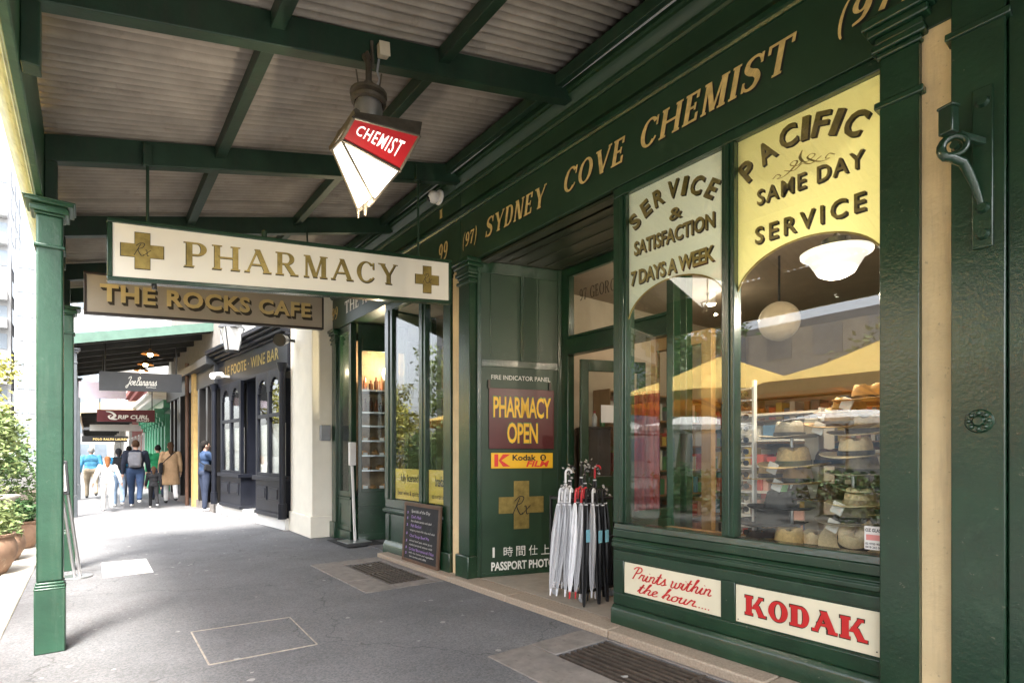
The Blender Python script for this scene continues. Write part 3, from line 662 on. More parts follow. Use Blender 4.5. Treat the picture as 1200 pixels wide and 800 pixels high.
# shop room
m = MB(); m.box(F + .03, 9.2, -1.5, 2.86, -.1, .02); m.box(4.4, 9.2, 2.86, 6.4, -.1, .021); m.build('shop_floor', mat('shop floor boards', (.16, .09, .05), .35, var=.25, scale=3, stretch=(.3, 4, 1)), ps)
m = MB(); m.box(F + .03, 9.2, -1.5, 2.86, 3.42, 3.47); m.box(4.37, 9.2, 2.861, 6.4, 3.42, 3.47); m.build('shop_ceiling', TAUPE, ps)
m = MB(); m.box(9.0, 9.2, -1.5, 6.4, 0, 3.5); m.box(3.5, 9.0, -1.5, -1.3, 0, 3.5); m.box(4.42, 9.0, 5.0, 5.2, 0, 3.5); m.box(4.37, 4.47, 4.60, 5.0, 0, 3.5); m.build('shop_wall', BEIGE, ps)
m = MB(); m.box(F + .2, F + .3, -1.5, 1.06, 0, 3.5); m.build('wall', BEIGE, ps)
m = MB(); m.box(F + .03, F + .62, 1.08, 2.85, .70, .78); m.build('window_shelf', WOOD, ps)

# ================================================================== AWNING OVER THE FOOTPATH
def bz(x): return 3.51 + .26 * x
aw = thing('awning', 'footpath awning of dusty corrugated iron on dark green beams in the foreground', 'awning', (1.5, 3.0, 3.5))
Y0, Y1 = -3.2, 9.75
m = MB(); nx = 5; step = .0095; ny = int((Y1 - Y0) / step)
xs = [-.30 + i * (3.62 / (nx - 1)) for i in range(nx)]
vsr = []
for j in range(ny + 1):
    y = Y0 + j * step
    sheet = int((y + 10) / .82); jit = ((sheet * 7919) % 13 - 6) * .0012 + .020 * (((y + 10) / .82) % 1)
    for i, x in enumerate(xs): vsr.append((x, y, bz(x) + .232 + .016 * math.sin(y * 2 * math.pi / .076) + jit + .012 * math.sin(x * 1.7 + y * .9)))
m.add(vsr, [(j * nx + i, j * nx + i + 1, (j + 1) * nx + i + 1, (j + 1) * nx + i) for j in range(ny) for i in range(nx - 1)])
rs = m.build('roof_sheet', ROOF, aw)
sf = rs.modifiers.new('thick', 'SOLIDIFY'); sf.thickness = .004; sf.offset = 1
BY = [-1.6, .05, 1.70, 3.35, 5.08, 6.75, 8.4, 9.6]
for by in BY:
    m = MB(); x0, x1 = -.246, 3.22
    vs_ = [(x, y, bz(x) + dz) for x in (x0, x1) for y, dz in ((by - .045, 0), (by + .045, 0), (by + .045, .19), (by - .045, .19))]
    m.add(vs_, [(0, 1, 5, 4), (1, 2, 6, 5), (2, 3, 7, 6), (3, 0, 4, 7), (0, 3, 2, 1), (4, 5, 6, 7)])
    m.build('beam', GREENB, aw, bevel=.006)
for px in (.86, 1.96, 3.05):
    m = MB(); m.obox((px, (Y0 + Y1) / 2, bz(px) + .145), (.04, 0, .0104), (0, (Y1 - Y0) / 2, 0), (0, 0, .052)); m.build('purlin', GREENB, aw, bevel=.004)
m = MB(); m.box(-.292, -.247, Y0, Y1, 3.152, 3.66); m.build('edge_beam', TRIM, aw, bevel=.008)
m = MB()
pr = [(-.294, 3.185), (-.306, 3.185), (-.312, 3.20), (-.325, 3.205), (-.33, 3.235), (-.345, 3.245), (-.35, 3.28), (-.372, 3.30), (-.385, 3.36), (-.415, 3.40), (-.42, 3.46), (-.41, 3.465), (-.40, 3.43), (-.294, 3.42)]
n = len(pr); vs_ = [(x, yy, z) for yy in (Y0, Y1) for x, z in pr]
m.add(vs_, [(i, (i + 1) % n, n + (i + 1) % n, n + i) for i in range(n)] + [tuple(range(n)), tuple(range(n, 2 * n))])
m.build('gutter', mat('pale weathered trim', (.28, .32, .22), .5, var=.3, scale=8, bump=.2, bscale=30, col2=(.06, .11, .06), thr=.58), aw)
for by in (3.35, 5.08, 6.75, 8.4):
    MB().box(-.2455, -.175, by - .05, by + .05, 3.155, bz(-.2) - .002).build('beam_block', GREENB, aw, bevel=.006)

m = MB(); m.tube([(3.08, y_, bz(3.08) + .10 + .006 * math.sin(y_ * 2.1)) for y_ in [Y0 + .4 * k for k in range(32)]], .011, 6); m.build('conduit', GREYP, aw)
m = MB()
for px in (.86, 1.96):
    y_ = Y0 + .1
    while y_ < Y1: m.cyl((px + .055, y_, bz(px) + .205), (px + .055, y_, bz(px) + .185), .008, n=6); y_ += .228
tag(m.build('roof_screws', mat('rusty screws', (.12, .07, .045), .7), aw), kind='stuff')
def post(mm, top=3.15, hb=.085):
    t = thing('verandah_post', '', 'post', (0, 0, 0), None)
    s = hb * .86
    m = MB(); m.box(-hb, hb, -hb, hb, 0, .455); m.box(-hb * .98, hb * .98, -hb * .98, hb * .98, .456, .475); m.box(-hb * .92, hb * .92, -hb * .92, hb * .92, .476, .495); m.box(-hb * 1.03, hb * 1.03, -hb * 1.03, hb * 1.03, .44, .456)
    m.build('base', mm, t, bevel=.008)
    m = MB(); m.box(-s, s, -s, s, .496, top - .1); m.build('shaft', mm, t, bevel=.012)
    m = MB()
    MB().box(-s * 1.18, s * 1.18, -s * 1.18, s * 1.18, top - .33, top - .302).build('necking', mm, t, bevel=.008)
    for i, (dz0, dz1, w) in enumerate(((-.10, -.085, 1.15), (-.085, -.05, 1.45), (-.05, -.035, 1.3), (-.035, 0, 1.8), (-.012, 0, 1.95))): m.box(-s * w, s * w, -s * w, s * w, top + dz0 + i * .0003, top + dz1 - i * .0002)
    m.build('capital', mm, t, bevel=.006)
    return t
p1 = post(GREENW); p1.location = (-.215, 5.06, 0); p1['label'] = 'nearest green awning post with square base block beside the pale kerb'; p1['group'] = 'awning posts along the kerb'
p2 = copy_tree(p1); p2.location = (-.215, 8.45, 0); p2['label'] = 'second green awning post just behind the thin leaning stand'

# ================================================================== HANGING SIGNS
def hung_sign(name, label, BL, U, V, face, frame, th=.09, fw=.035):
    BL, U, V = Vector(BL), Vector(U), Vector(V)
    t = thing(name, label, 'sign', BL + U / 2)
    u, v = U.normalized(), V.normalized(); n = Vector((0, -1, 0))
    m = MB()
    m.obox(BL + U / 2 + V / 2, U / 2 - u * fw * .6, n * (th / 2 - .012), V / 2 - v * fw * .6); f = m.build('sign_face', face, t)
    m = MB()
    for a, b in ((BL, BL + U), (BL + V, BL + V + U)):
        c = (a + b) / 2 + v * (fw / 2 if a == BL else -fw / 2); m.obox(c, U / 2, n * th / 2, v * fw / 2)
    for a in (BL, BL + U):
        c = a + V / 2 + u * (fw / 2 if a == BL else -fw / 2); m.obox(c, u * fw / 2, n * (th / 2 - .002), V / 2 - v * fw)
    m.build('frame', frame, t, bevel=.006)
    return t, f
BL, U, V = Vector((.104, 5.0, 2.654)), Vector((2.932, 0, .324)), Vector((0, 0, .464))
sg, sf_ = hung_sign('hanging_sign', 'long white hanging sign with gilt pharmacy lettering between two gold crosses', BL, U, V, SIGNW, GREEN)
FO = BL + Vector((0, -.034, 0))
def s_at(u, yy, BL=BL, U=U): return (onY(u, 300, yy).x - BL.x) / U.x
s0, s1 = s_at(216, 4.966), s_at(466, 4.966)
geo = serif('PHARMACY', .185, .07, .065, .055, .14)
t = MB(); put(t, geo, FO + U * s0 + V * .315 + Vector((-.006, 0, -.006)), U * (s1 - s0) * 1.004, V * .45, lift=.0006); t.build('lettering_shade', GOLDD, sf_, smooth=False)
t = MB(); put(t, geo, FO + U * s0 + V * .325, U * (s1 - s0) * .996, V * .43, lift=.0025); t.build('lettering', GOLDM, sf_, smooth=False)
for u, r in ((167, .134), (500.5, .134)):
    s = s_at(u, 4.966); c = FO + U * s + V * (.515 if u < 300 else .5)
    m = MB(); cross_poly(m, c + Vector((0, -.0, 0)), U.normalized() * 2.08 * r, V.normalized() * 2.08 * r, Vector((0, -1, 0)), .5, .36); b = m.build('cross_edge', GOLDD, sf_, smooth=False)
    m = MB(); cross_poly(m, c + Vector((0, -.003, 0)), U.normalized() * 2 * r, V.normalized() * 2 * r, Vector((0, -1, 0)), .5, .36); b = m.build('gilt_cross', GOLDM, sf_, smooth=False)
    m = MB(); put(m, script('Rx', .045), c + Vector((-.055, -.0075, -.045)), (.11, 0, .012), (0, 0, .10), lift=.0005); m.build('cross_lettering', BLACK, sf_, smooth=False)
for u in (173, 490):
    x = onY(u, 200, 5.0).x; zt = BL.z + U.z * (x - BL.x) / U.x + V.z
    m = MB(); m.cyl((x, 5.0, zt - .01), (x, 5.0, bz(x) + .12), .011, n=10); m.build('hanger_rod', GREENB, sg)
    m = MB(); m.box(x - .03, x + .03, 4.985, 5.034, bz(x) - .02, bz(x) + .15); m.build('hanger_plate', GREENB, sg, bevel=.004)
m = MB(); m.cyl(BL + U * .37 + V * 1.0, BL + U * .37 + V * 1.0 + Vector((0, 0, .06)), .022, n=10); m.build('fixing_stud', GREENB, sg)
m = MB(); m.cyl(BL + U * .1 + Vector((0, 0, -.035)), BL + U * .1, .018, n=10); m.build('fixing_stud', BLACK, sg)

BL2, U2, V2 = Vector((-.039, 6.6, 2.72)), Vector((2.27, 0, .165)), Vector((0, 0, .40))
sg2, sf2 = hung_sign('hanging_sign', 'tan hanging cafe sign with gold shaded block letters behind the white sign', BL2, U2, V2, SIGNG, mat('dark brown frame', (.03, .022, .018), .4), .08, .022)
FO2 = BL2 + Vector((0, -.03, 0)); s0, s1 = s_at(117, 6.57, BL2, U2), s_at(364, 6.57, BL2, U2)
geo = sans('THE ROCKS CAFE', .035, 0, 1.1)
t = MB()
for i in range(3): put(t, geo, FO2 + U2 * s0 + V2 * .30 + Vector((.008, 0, -.008)) * (i + 1) * .9, U2 * (s1 - s0), V2 * .44, lift=.0012 - .0003 * i)
t.build('lettering_shade', GOLDD, sf2, smooth=False)
t = MB(); put(t, geo, FO2 + U2 * s0 + V2 * .32, U2 * (s1 - s0), V2 * .43, lift=.003); t.build('lettering', mat('pale gold sign letters', (.60, .46, .20), .5, var=.15), sf2, smooth=False)
for s in (.12, .93):
    p = BL2 + U2 * s + V2; MB().cyl(p, (p.x, p.y + .1, bz(p.x) + .05), .010, n=8).build('hanger_rod', GREENB, sg2)

# ================================================================== LANTERN, JUNCTION BOX, DOME CAMERA
def Lz(u, v, y): return onY(380 + u / 5.33, 110 + v / 5.33, y)
ln = thing('hanging_lantern', 'tapered glass lantern with red chemist band hanging from the green beam', 'lantern', Lz(270, 300, 3.2))
T1, T2 = Lz(182, 150, 3.02), Lz(597, 262, 3.02)
M1, M2 = Lz(106, 285, 3.13), Lz(472, 478, 3.22)
B1, B2 = Lz(300, 654, 3.30), Lz(318, 660, 3.30)
T4, M4, B4 = Lz(205, 118, 3.04) + Vector((-.12, .36, -.03)), Lz(48, 345, 3.46), Lz(212, 728, 3.40)
T4 = Lz(50, 330, 3.44)
T3 = T2 + (T4 - T1); M3 = M2 + (M4 - M1) + Vector((.02, .12, 0)); B3 = B2 + Vector((.0, .08, -.01))
K1, K2 = Lz(205, 112, 3.05), Lz(612, 176, 3.05); K4, K3 = T4 + Vector((.04, .02, .12)), T3 + Vector((.02, .02, .1))
OPAL = mat('lit opal glass', (.85, .83, .78), .3, var=.04, emit=(1, .93, .80), estr=.75)
REDG = mat('lit red glass', (.20, .008, .012), .3, var=.1, emit=(.62, .03, .03), estr=.03)
m = MB(); m.add([M1, M2, B2, B1], [(0, 1, 2, 3)]); m.add([M4, M1, B1, B4], [(0, 1, 2, 3)]); m.add([M3, M4, B4, B3], [(0, 1, 2, 3)]); m.add([M2, M3, B3, B2], [(0, 1, 2, 3)]); m.add([B1, B2, B3, B4], [(0, 1, 2, 3)])
m.build('opal_pane', OPAL, ln, smooth=False)
m = MB(); m.add([T1, T2, M2, M1], [(0, 1, 2, 3)]); m.add([T2, T3, M3, M2], [(0, 1, 2, 3)]); m.add([T3, T4, M4, M3], [(0, 1, 2, 3)]); rb = m.build('red_band', REDG, ln, smooth=False)
geo = sans('CHEMIST', .004, 0, 1.22); v_, f_ = geo
xs_ = [p[0] for p in v_]; ys_ = [p[1] for p in v_]; nrm = (T2 - T1).cross(M1 - T1).normalized(); nrm = nrm if nrm.y < 0 else -nrm
q = []
for x, y, z in v_:
    s = .12 + .72 * (x - min(xs_)) / (max(xs_) - min(xs_)); t_ = .2 + .5 * (1 - (y - min(ys_)) / (max(ys_) - min(ys_))) 
    L_ = T1.lerp(M1, .05).lerp(T2.lerp(M2, .05), s); B_ = T1.lerp(M1, .62 ).lerp(T2.lerp(M2, .88), s)
    q.append(L_.lerp(B_, t_ * 1.18) + nrm * .006)
MB().add(q, f_).build('lettering', mat('lit white letter', (.85, .8, .75), .4, emit=(1, .9, .82), estr=.25), rb, smooth=False)
BRZ = mat('weathered lantern bronze', (.10, .085, .065), .5, metal=.5, var=.3, scale=15, bump=.2)
m = MB()
for a, b, r in ((T1, M1, .012), (T2, M2, .010), (M1, M2, .012), (M1, B1, .009), (M2, B2, .008), (M4, B4, .008), (M4, M1, .010), (B1, B4, .009), (B1, B2, .008), (T4, M4, .01), (T1, T2, .008), (K1, M4, .022), (T1, T4, .012), (B2, B3, .008), (B3, B4, .008), (M2, M3, .008), (M3, M4, .008)): m.tube([a, b], r, 6)
for p in (M1, M2, M4, B1, B4): m.ball(p, .014, 8, 6)
m.build('frame', BRZ, ln)
m = MB(); m.add([K1, K2, T2, T1], [(0, 1, 2, 3)]); m.add([K2, K3, T3, T2], [(0, 1, 2, 3)]); m.add([K1, K4, T4, T1], [(0, 1, 2, 3)]); m.add([K3, K4, T4, T3], [(0, 1, 2, 3)])
VC = (K1 + K2 + K3 + K4) / 4; vt = onY(432, 128, 3.2); vb = vt
ring = [vt + Vector((math.cos(6.283 * k / 12) * .085, math.sin(6.283 * k / 12) * .085, .0)) for k in range(12)]
m.add([K1, K2, K3, K4], [(0, 1, 2, 3)])
m.build('lid', BRZ, ln, smooth=False)
m = MB(); m.lathe([(.075, -.08), (.085, .0), (.08, .03)], vt, 18); m.build('collar', STEEL, ln)
m = MB(); m.lathe([(.085, .028), (.105, .035), (.108, .05), (.085, .058), (.085, .07), (.112, .078), (.112, .095), (.08, .105), (.03, .125), (.03, .16)], vt, 18)
for k in range(4):
    a = .4 + 1.57 * k; p = vt + Vector((math.cos(a) * .085, math.sin(a) * .085, .09)); m.tube([p, p + Vector((math.cos(a) * .02, math.sin(a) * .02, .09))], .005, 5)
m.build('vent_cap', BRZ, ln)
m = MB(); tp = onY(437, 72, 3.29); m.tube([vt + Vector((0, 0, .15)), vt + Vector((0, 0, .28)), (vt.x, vt.y + .06, vt.z + .36)], .02, 8); m.tube([vt + Vector((0, 0, .3)), vt + Vector((.0, .02, .36)), tp + Vector((0, 0, -.04)), tp + Vector((-.01, -.005, .12))], .011, 7); m.build('hanging_pipe', BRZ, ln)
m = MB(); m.tube([onY(444, 70, 3.285), onY(442, 84, 3.28), onY(445, 94, 3.27), onY(440, 104, 3.23), onY(433, 106, 3.2)], .007, 6); m.build('cable', GREYP, ln)
m = MB(); m.tube([B4 + Vector((0, 0, -.01)), B4 + Vector((0, 0, -.05))], [.012, .004], 6); m.tube([(B1 + B4) / 2, (B1 + B4) / 2 + Vector((0, 0, -.07))], [.018, .006], 6); m.build('finial', BRZ, ln)
lp = bpy.data.lights.new('lantern_light', 'POINT'); lp.energy = 3; lp.color = (1, .86, .65); lp.shadow_soft_size = .012
lo = bpy.data.objects.new('lantern_light', lp); COL.objects.link(lo); lo.location = (B4 + B1) / 2 + Vector((-.02, -.1, -.12))
jb = thing('junction_box', 'small cream electrical junction box fixed on the beam above the lantern', 'junction box', onY(448, 61, 3.29))
p = onY(448, 61, 3.29); MB().obox(p + Vector((0, -.012, 0)), (.034, 0, .009), (0, .024, 0), (-.003, 0, .042)).build('box', mat('aged cream plastic', (.6, .52, .38), .5, var=.1), jb, bevel=.008)
MB().obox(p + Vector((0, -.038, 0)), (.036, 0, .009), (0, .004, 0), (-.003, 0, .044)).build('lid', MATS['aged cream plastic'], jb, bevel=.003)
p = onX(513, 231, 3.12)
dc = thing('dome_camera', 'small white dome security camera fixed on the green cornice', 'camera', p)
WPL = mat('white plastic', (.75, .73, .70), .35, var=.04)
MB().cyl(p + Vector((.03, 0, .0)), p + Vector((-.0, -.0, 0)), .085, .08, 20).build('mount', WPL, dc, bevel=.006)
MB().ball(p + Vector((-.045, .01, -.01)), .068, 16, 10).build('dome', WPL, dc)
MB().ball(p + Vector((-.085, .03, -.03)), .034, 14, 8).build('lens', mat('black lens', (.01, .01, .012), .1), dc)

# ================================================================== CORNER SHOP AT THE RIGHT EDGE
ns = thing('corner_shopfront', 'dark green pilaster and shadowed doorway at the right edge of the view', 'shop', (F, .4, 0))
pilaster(.575, .77, F - .08, F + .2, 3.98, ns, None, 3.35, bx=.03)
m = MB(); m.box(F + .02, F + .2, -3, .572, 0, 3.9); m.build('door_panel', GREEN, ns)
m = MB()
for z0, z1 in ((.3, 1.1), (1.3, 3.2)):
    m.box(F - .0, F + .03, .06, .1, z0, z1); m.box(F - .0, F + .03, .42, .46, z0, z1); m.box(F - .001, F + .03, .10, .42, z0, z0 + .04); m.box(F - .001, F + .03, .1, .42, z1 - .04, z1)
m.build('panel_moulding', GREEN, ns, bevel=.004)
m = MB(); m.box(F - .05, F + .02, .50, .572, 0, 3.9); m.build('door_frame', GREEN, ns, bevel=.006)
m = MB(); m.box(F - .06, F + .2, -3, .695, 3.985, 4.62); m.build('fascia_board', GREENF, ns)
br = thing('wall_bracket', 'curved green cast iron bracket bolted high on the right hand pilaster', 'bracket', (F - .08, .68, 2.7))
XB = F - .082
m = MB(); m.box(XB - .012, XB, .615, .69, 2.32, 3.05); m.build('back_plate', GREEN, br, bevel=.005)
bp_ = lambda q, z: Vector((XB - q * .62, .655 + q * .29, z)); rc_ = Vector((3.075, .720, 2.765)); rv = Vector((-.45, .89, 0))
ring_ = [rc_ + (rv * math.cos(R(g)) + Vector((0, 0, 1)) * math.sin(R(g))) * (.052 - .00005 * (g + 30)) for g in range(-50, 300, 20)]
m = MB(); m.tube([bp_(.0, 2.50), bp_(.02, 2.54), bp_(.06, 2.60), bp_(.11, 2.655), bp_(.16, 2.70)] + [ring_[0].lerp(bp_(.19, 2.72), .4)] + ring_, [.010, .013, .016, .019, .021, .021] + [.020 - .0005 * i for i in range(len(ring_))], 10); m.build('scroll', GREEN, br)
m = MB(); m.cyl(rc_ + Vector((.012, .0, 0)), rc_ - Vector((.02, .0, 0)), .016, n=12); m.build('boss', GREEN, br)
m = MB(); c = Vector((3.04, .735, 2.87)); m.obox(c, (.022, -.008, 0), (.008, .028, 0), (0, 0, .058)); m.obox(c + Vector((0, 0, .063)), (.026, -.009, 0), (.009, .033, 0), (0, 0, .007)); m.build('cup', GREEN, br, bevel=.006)
m = MB(); m.bar(rc_ + Vector((.01, -.01, .05)), (XB, .648, 2.80), .028, .032); m.build('arm', GREEN, br, bevel=.005)
for z in (2.98, 2.50, 2.38):
    MB().cyl((XB - .012, .65, z), (XB - .035, .65, z), .026, .018, 12).build('bolt', GREEN, br)
bo = thing('cast_rosette', 'round green cast rosette boss on the right hand pilaster', 'boss', (F - .08, .665, 1.53))
m = MB(); m.cyl((F - .081, .665, 1.535), (F - .095, .665, 1.535), .055, .048, 20); m.cyl((F - .095, .665, 1.535), (F - .108, .665, 1.535), .026, .018, 14)
for k in range(8): a = .785 * k; m.ball((F - .096, .665 + .036 * math.cos(a), 1.535 + .036 * math.sin(a)), .011, 8, 6)
m.build('rosette', GREEN, bo)
# pharmacy and corner shop are closed behind

# ================================================================== CAFE NEXT DOOR (number 99)
cs = thing('cafe_shop', 'narrow dark green cafe shopfront with glazed counter between cream walls', 'shop', (F, 7.2, 0))
fb2 = fascia(cs, 5.155, 9.19)
for body, u0, u1, sh in (('99', 5.62, 5.42, .2), ('99', 9.2, 8.93, .2), ('THE ROCKS CAFE', 8.62, 6.1, .0)):
    geo = serif(body, .20, .085, .055, .07, .12, sh)
    t = MB(); put(t, geo, (GF, u0 - .012, 3.638), (0, u1 - u0, 0), (0, 0, .2), lift=.0008); t.build('lettering_shade', BLACK, fb2, smooth=False)
    t = MB(); put(t, geo, (GF, u0, 3.65), (0, u1 - u0, 0), (0, 0, .2), lift=.003); t.build('lettering', GOLD if '9' in body else MATS['white sign lettering'], fb2, smooth=False)
t = MB(); put(t, serif('I', .3, .08, .05, .07, .1), (F - .036, 5.6, 4.15), (0, -.07, 0), (0, 0, .1)); t.build('lettering', GOLD, fb2, smooth=False)
pilaster(5.335, 5.50, F - .05, F + .2, 3.47, cs, .27, 3.25)
pilaster(8.99, 9.17, F - .05, F + .2, 3.47, cs, .27, 3.25)
# front window with two panes
m = MB(); m.box(F, F + .1, 5.50, 7.13, .0, .62); m.build('stall_riser', GREEN, cs)
m = MB(); facade(m, [(-.02, .002), (.05, .002), (.05, .13), (.03, .16), (.012, .2), (-.02, .21)], 5.5, 7.15); facade(m, [(-.02, .56), (.01, .57), (.045, .60), (.05, .63), (.02, .65), (-.02, .66)], 5.5, 7.16)
for y0, y1 in ((5.5, 5.62), (6.22, 6.36), (7.02, 7.13)): m.box(F - .018, F + .01, y0, y1, .21, .56)
m.build('panel_moulding', GREEN, cs, bevel=.004)
m = MB(); m.box(F - .01, F + .08, 5.5, 7.15, .66, .775); m.box(F - .01, F + .08, 5.5, 7.15, 3.38, 3.478); m.box(F - .02, F + .06, 5.98, 6.15, .775, 3.38); m.box(F - .02, F + .08, 6.915, 7.15, .775, 3.38); m.box(F - .035, F - .02, 7.0, 7.06, .78, 3.38); m.box(F - .032, F - .02, 6.04, 6.09, .78, 3.38)
m.box(F + .08, F + .75, 7.07, 7.13, .0, .775); m.box(F + .08, F + .75, 7.07, 7.13, 3.38, 3.478); m.box(F + .68, F + .76, 7.06, 7.14, .775, 3.38)
cwf = m.build('window_frame', GREEN, cs, bevel=.006)
for y0, y1 in ((5.498, 5.982), (6.148, 6.917)):
    MB().box(F + .012, F + .018, y0, y1, .77, 3.385).build('pane', GLASS, cs)
MB().box(F + .10, F + .68, 7.095, 7.103, .775, 3.38).build('pane', GLASSC, cs)
BAN = mat('yellow window banner', (.82, .62, .12), .5, var=.05)
for y0, y1, l1, l2 in ((6.16, 6.90, 'fully licensed', 'beer wine & spirits'), (5.50, 5.97, 'breakfast', 'eat in or take away')):
    b = MB().box(F + .026, F + .03, y0, y1, .79, 1.20).build('banner', BAN, cs)
    t = MB(); put(t, sans(l1, .015, 0, .9), (F + .0245, y1 - .16, 1.0), (0, -(y1 - y0 - .24), 0), (0, 0, .13), lift=.0006); put(t, sans(l2, .01), (F + .0245, y1 - .08, .83), (0, -(y1 - y0 - .14), 0), (0, 0, .08), lift=.0006)
    t.build('lettering', GOLDD, b, smooth=False)
# facade piece beyond the entry
m = MB(); m.box(F, F + .1, 8.42, 8.99, .0, .72); m.build('stall_riser', GREEN, cs)
m = MB(); facade(m, [(-.02, .002), (.03, .002), (.03, .16), (-.02, .18)], 8.42, 8.99); facade(m, [(-.02, .66), (.03, .68), (.03, .70), (-.02, .72)], 8.42, 8.99)
for y0, y1 in ((8.42, 8.5), (8.9, 8.99)): m.box(F - .012, F + .01, y0, y1, .18, .66)
m.box(F - .012, F + .01, 8.5, 8.9, .58, .66); m.box(F - .012, F + .01, 8.5, 8.9, .18, .24)
m.build('panel_moulding', GREEN, cs, bevel=.004)
m = MB(); m.box(F - .01, F + .08, 8.42, 8.52, .72, 3.478); m.box(F - .01, F + .08, 8.91, 8.99, .72, 3.478); m.box(F - .01, F + .08, 8.52, 8.91, .72, .80); m.box(F - .01, F + .08, 8.52, 8.91, 3.36, 3.478); m.build('window_frame', GREEN, cs, bevel=.005)
MB().box(F + .012, F + .018, 8.51, 8.92, .8, 3.37).build('pane', GLASSC, cs)
# splayed counter window facing the entry
Q0, Q1 = Vector((3.40, 8.40, 0)), Vector((4.15, 8.15, 0)); qd = (Q1 - Q0).normalized(); qn = Vector((qd.y, -qd.x, 0)); qL = (Q1 - Q0).length
def qbox(mb, a, b, z0, z1, o, th): return mb.obox(Q0 + qd * (a + b) / 2 + qn * o + Vector((0, 0, (z0 + z1) / 2)), qd * (b - a) / 2, qn * th, Vector((0, 0, (z1 - z0) / 2)))
m = MB(); qbox(m, 0, qL, .0, .78, -.03, .03); m.build('counter_front', GREEN, cs)
m = MB(); qbox(m, 0, .06, .78, 3.478, -.03, .035); qbox(m, qL - .06, qL, .78, 3.478, -.03, .035); qbox(m, .06, qL - .06, .78, .84, -.03, .033); qbox(m, .06, qL - .06, 3.05, 3.478, -.03, .033); qbox(m, 0, qL, .56, .60, .005, .01); qbox(m, 0, qL, .02, .12, .005, .01); m.build('counter_frame', GREEN, cs, bevel=.005)
m = MB(); qbox(m, .06, qL - .06, .84, 3.05, -.03, .004); m.build('pane', GLASSC, cs)
m = MB(); m.box(F + .03, 5.4, 7.1, 9.19, 3.482, 3.54); m.build('soffit', MATS['varnished green boards'], cs)
m = MB(); m.box(F + .11, 5.5, 5.32, 7.08, -.1, .03); m.box(3.5, 5.5, 8.5, 9.19, -.1, .03); m.build('shop_floor', MATS['shop floor boards'], cs)
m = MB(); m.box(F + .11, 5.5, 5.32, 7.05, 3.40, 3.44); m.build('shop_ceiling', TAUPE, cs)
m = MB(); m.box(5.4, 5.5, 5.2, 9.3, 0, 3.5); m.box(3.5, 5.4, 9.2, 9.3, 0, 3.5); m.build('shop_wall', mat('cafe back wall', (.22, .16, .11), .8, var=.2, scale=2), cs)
# entrance door further in
m = MB(); m.box(4.5, 4.56, 7.1, 7.2, 0, 3.48); m.box(4.5, 4.56, 8.05, 8.15, 0, 3.48); m.box(4.5, 4.56, 7.2, 8.05, 2.3, 2.45); m.box(4.5, 4.56, 7.2, 8.05, 0.02, .3); m.build('door', GREEN, cs, bevel=.005)
mt_ = MB(); mt_.box(3.02, 3.62, 7.85, 8.75, .016, .024); 
tag(mt_.build('door_mat', mat('black rubber mat', (.02, .02, .021), .8, var=.2, bump=.3, bscale=150), bevel=.004), 'black rubber mat under the thin steel stand at the cafe entry', 'mat')

# pastries and shelves behind the counter glass
sh = thing('pastry_shelves', 'lit pastry shelves stacked behind the glass of the cafe counter', 'shelves', (3.95, 8.62, 0), None)
m = MB()
for z in (.80, 1.12, 1.36, 1.60, 1.84, 2.06, 2.42): 
    qbox(m, .02, qL - .03, z, z + .018, -.30, .19)
m.build('shelf', mat('dark shelf', (.06, .05, .045), .4), sh)
m = MB()
for z in (.80, 1.12, 1.36, 1.60, 1.84, 2.06, 2.42): qbox(m, .02, qL - .03, z - .004, z + .022, -.10, .006)
m.build('shelf_edge', STEEL, sh)
m = MB(); qbox(m, 0, qL, .78, 3.3, -.52, .02); m.build('back_board', mat('pale shelf back', (.30, .20, .11), .6, var=.35, scale=6), sh)
m = MB()
for z in (.82, 1.138, 1.378, 1.618):
    a = .06
    while a < qL - .16:
        w = rnd.uniform(.08, .2); c = Q0 + qd * (a + w / 2) - qn * rnd.uniform(.18, .3) + Vector((0, 0, z + .03)); m.ball(c, (w / 2, rnd.uniform(.07, .1), rnd.uniform(.035, .06)), 10, 6); a += w + rnd.uniform(.02, .06)
tag(m.build('pastries', mat('baked crust', (.55, .28, .10), .55, var=.3, scale=20, island=.35), sh), kind='stuff')
m = MB()
for z in (.86, 1.15, 1.40, 1.64):
    for a in (.12, .38, .6): c = Q0 + qd * a - qn * .10 + Vector((0, 0, z)); m.obox(c, qd * .035, qn * .001, Vector((0, 0, .022)))
tag(m.build('price_cards', MATS['white sticker'], sh), kind='stuff')
m = MB()
for k in range(16):
    a = .05 + (k % 8) * .085; z = 2.44 if k < 8 else 2.08; c = Q0 + qd * a - qn * rnd.uniform(.2, .35) + Vector((0, 0, z)); h = rnd.uniform(.14, .26); m.lathe([(.036, 0), (.038, h * .65), (.014, h * .8), (.014, h), (0, h)], c, 10)
tag(m.build('bottles', mat('assorted bottles', (.16, .06, .03), .2, var=.3, island=.8), sh), kind='stuff')
bl = bpy.data.objects.new('counter_light', bpy.data.lights.new('counter_light', 'POINT')); COL.objects.link(bl); bl.data.energy = 9; bl.data.color = (1, .8, .52); bl.data.shadow_soft_size = .02; bl.location = Q0 + qd * .4 - qn * .05 + Vector((0, 0, 2.9))
gl_ = thing('globe_lamp', 'warm lit globe lamp behind the cafe counter glass', 'lamp', Q0 + qd * .52 - qn * .2 + Vector((0, 0, 2.72)))
p = Q0 + qd * .52 - qn * .2 + Vector((0, 0, 2.72)); MB().ball(p, .13, 18, 12).build('globe', mat('lit warm globe', (.9, .8, .6), .4, emit=(1, .78, .42), estr=.7), gl_); MB().cyl(p + Vector((0, 0, .12)), p + Vector((0, 0, .7)), .008, n=6).build('cord', BLACK, gl_)

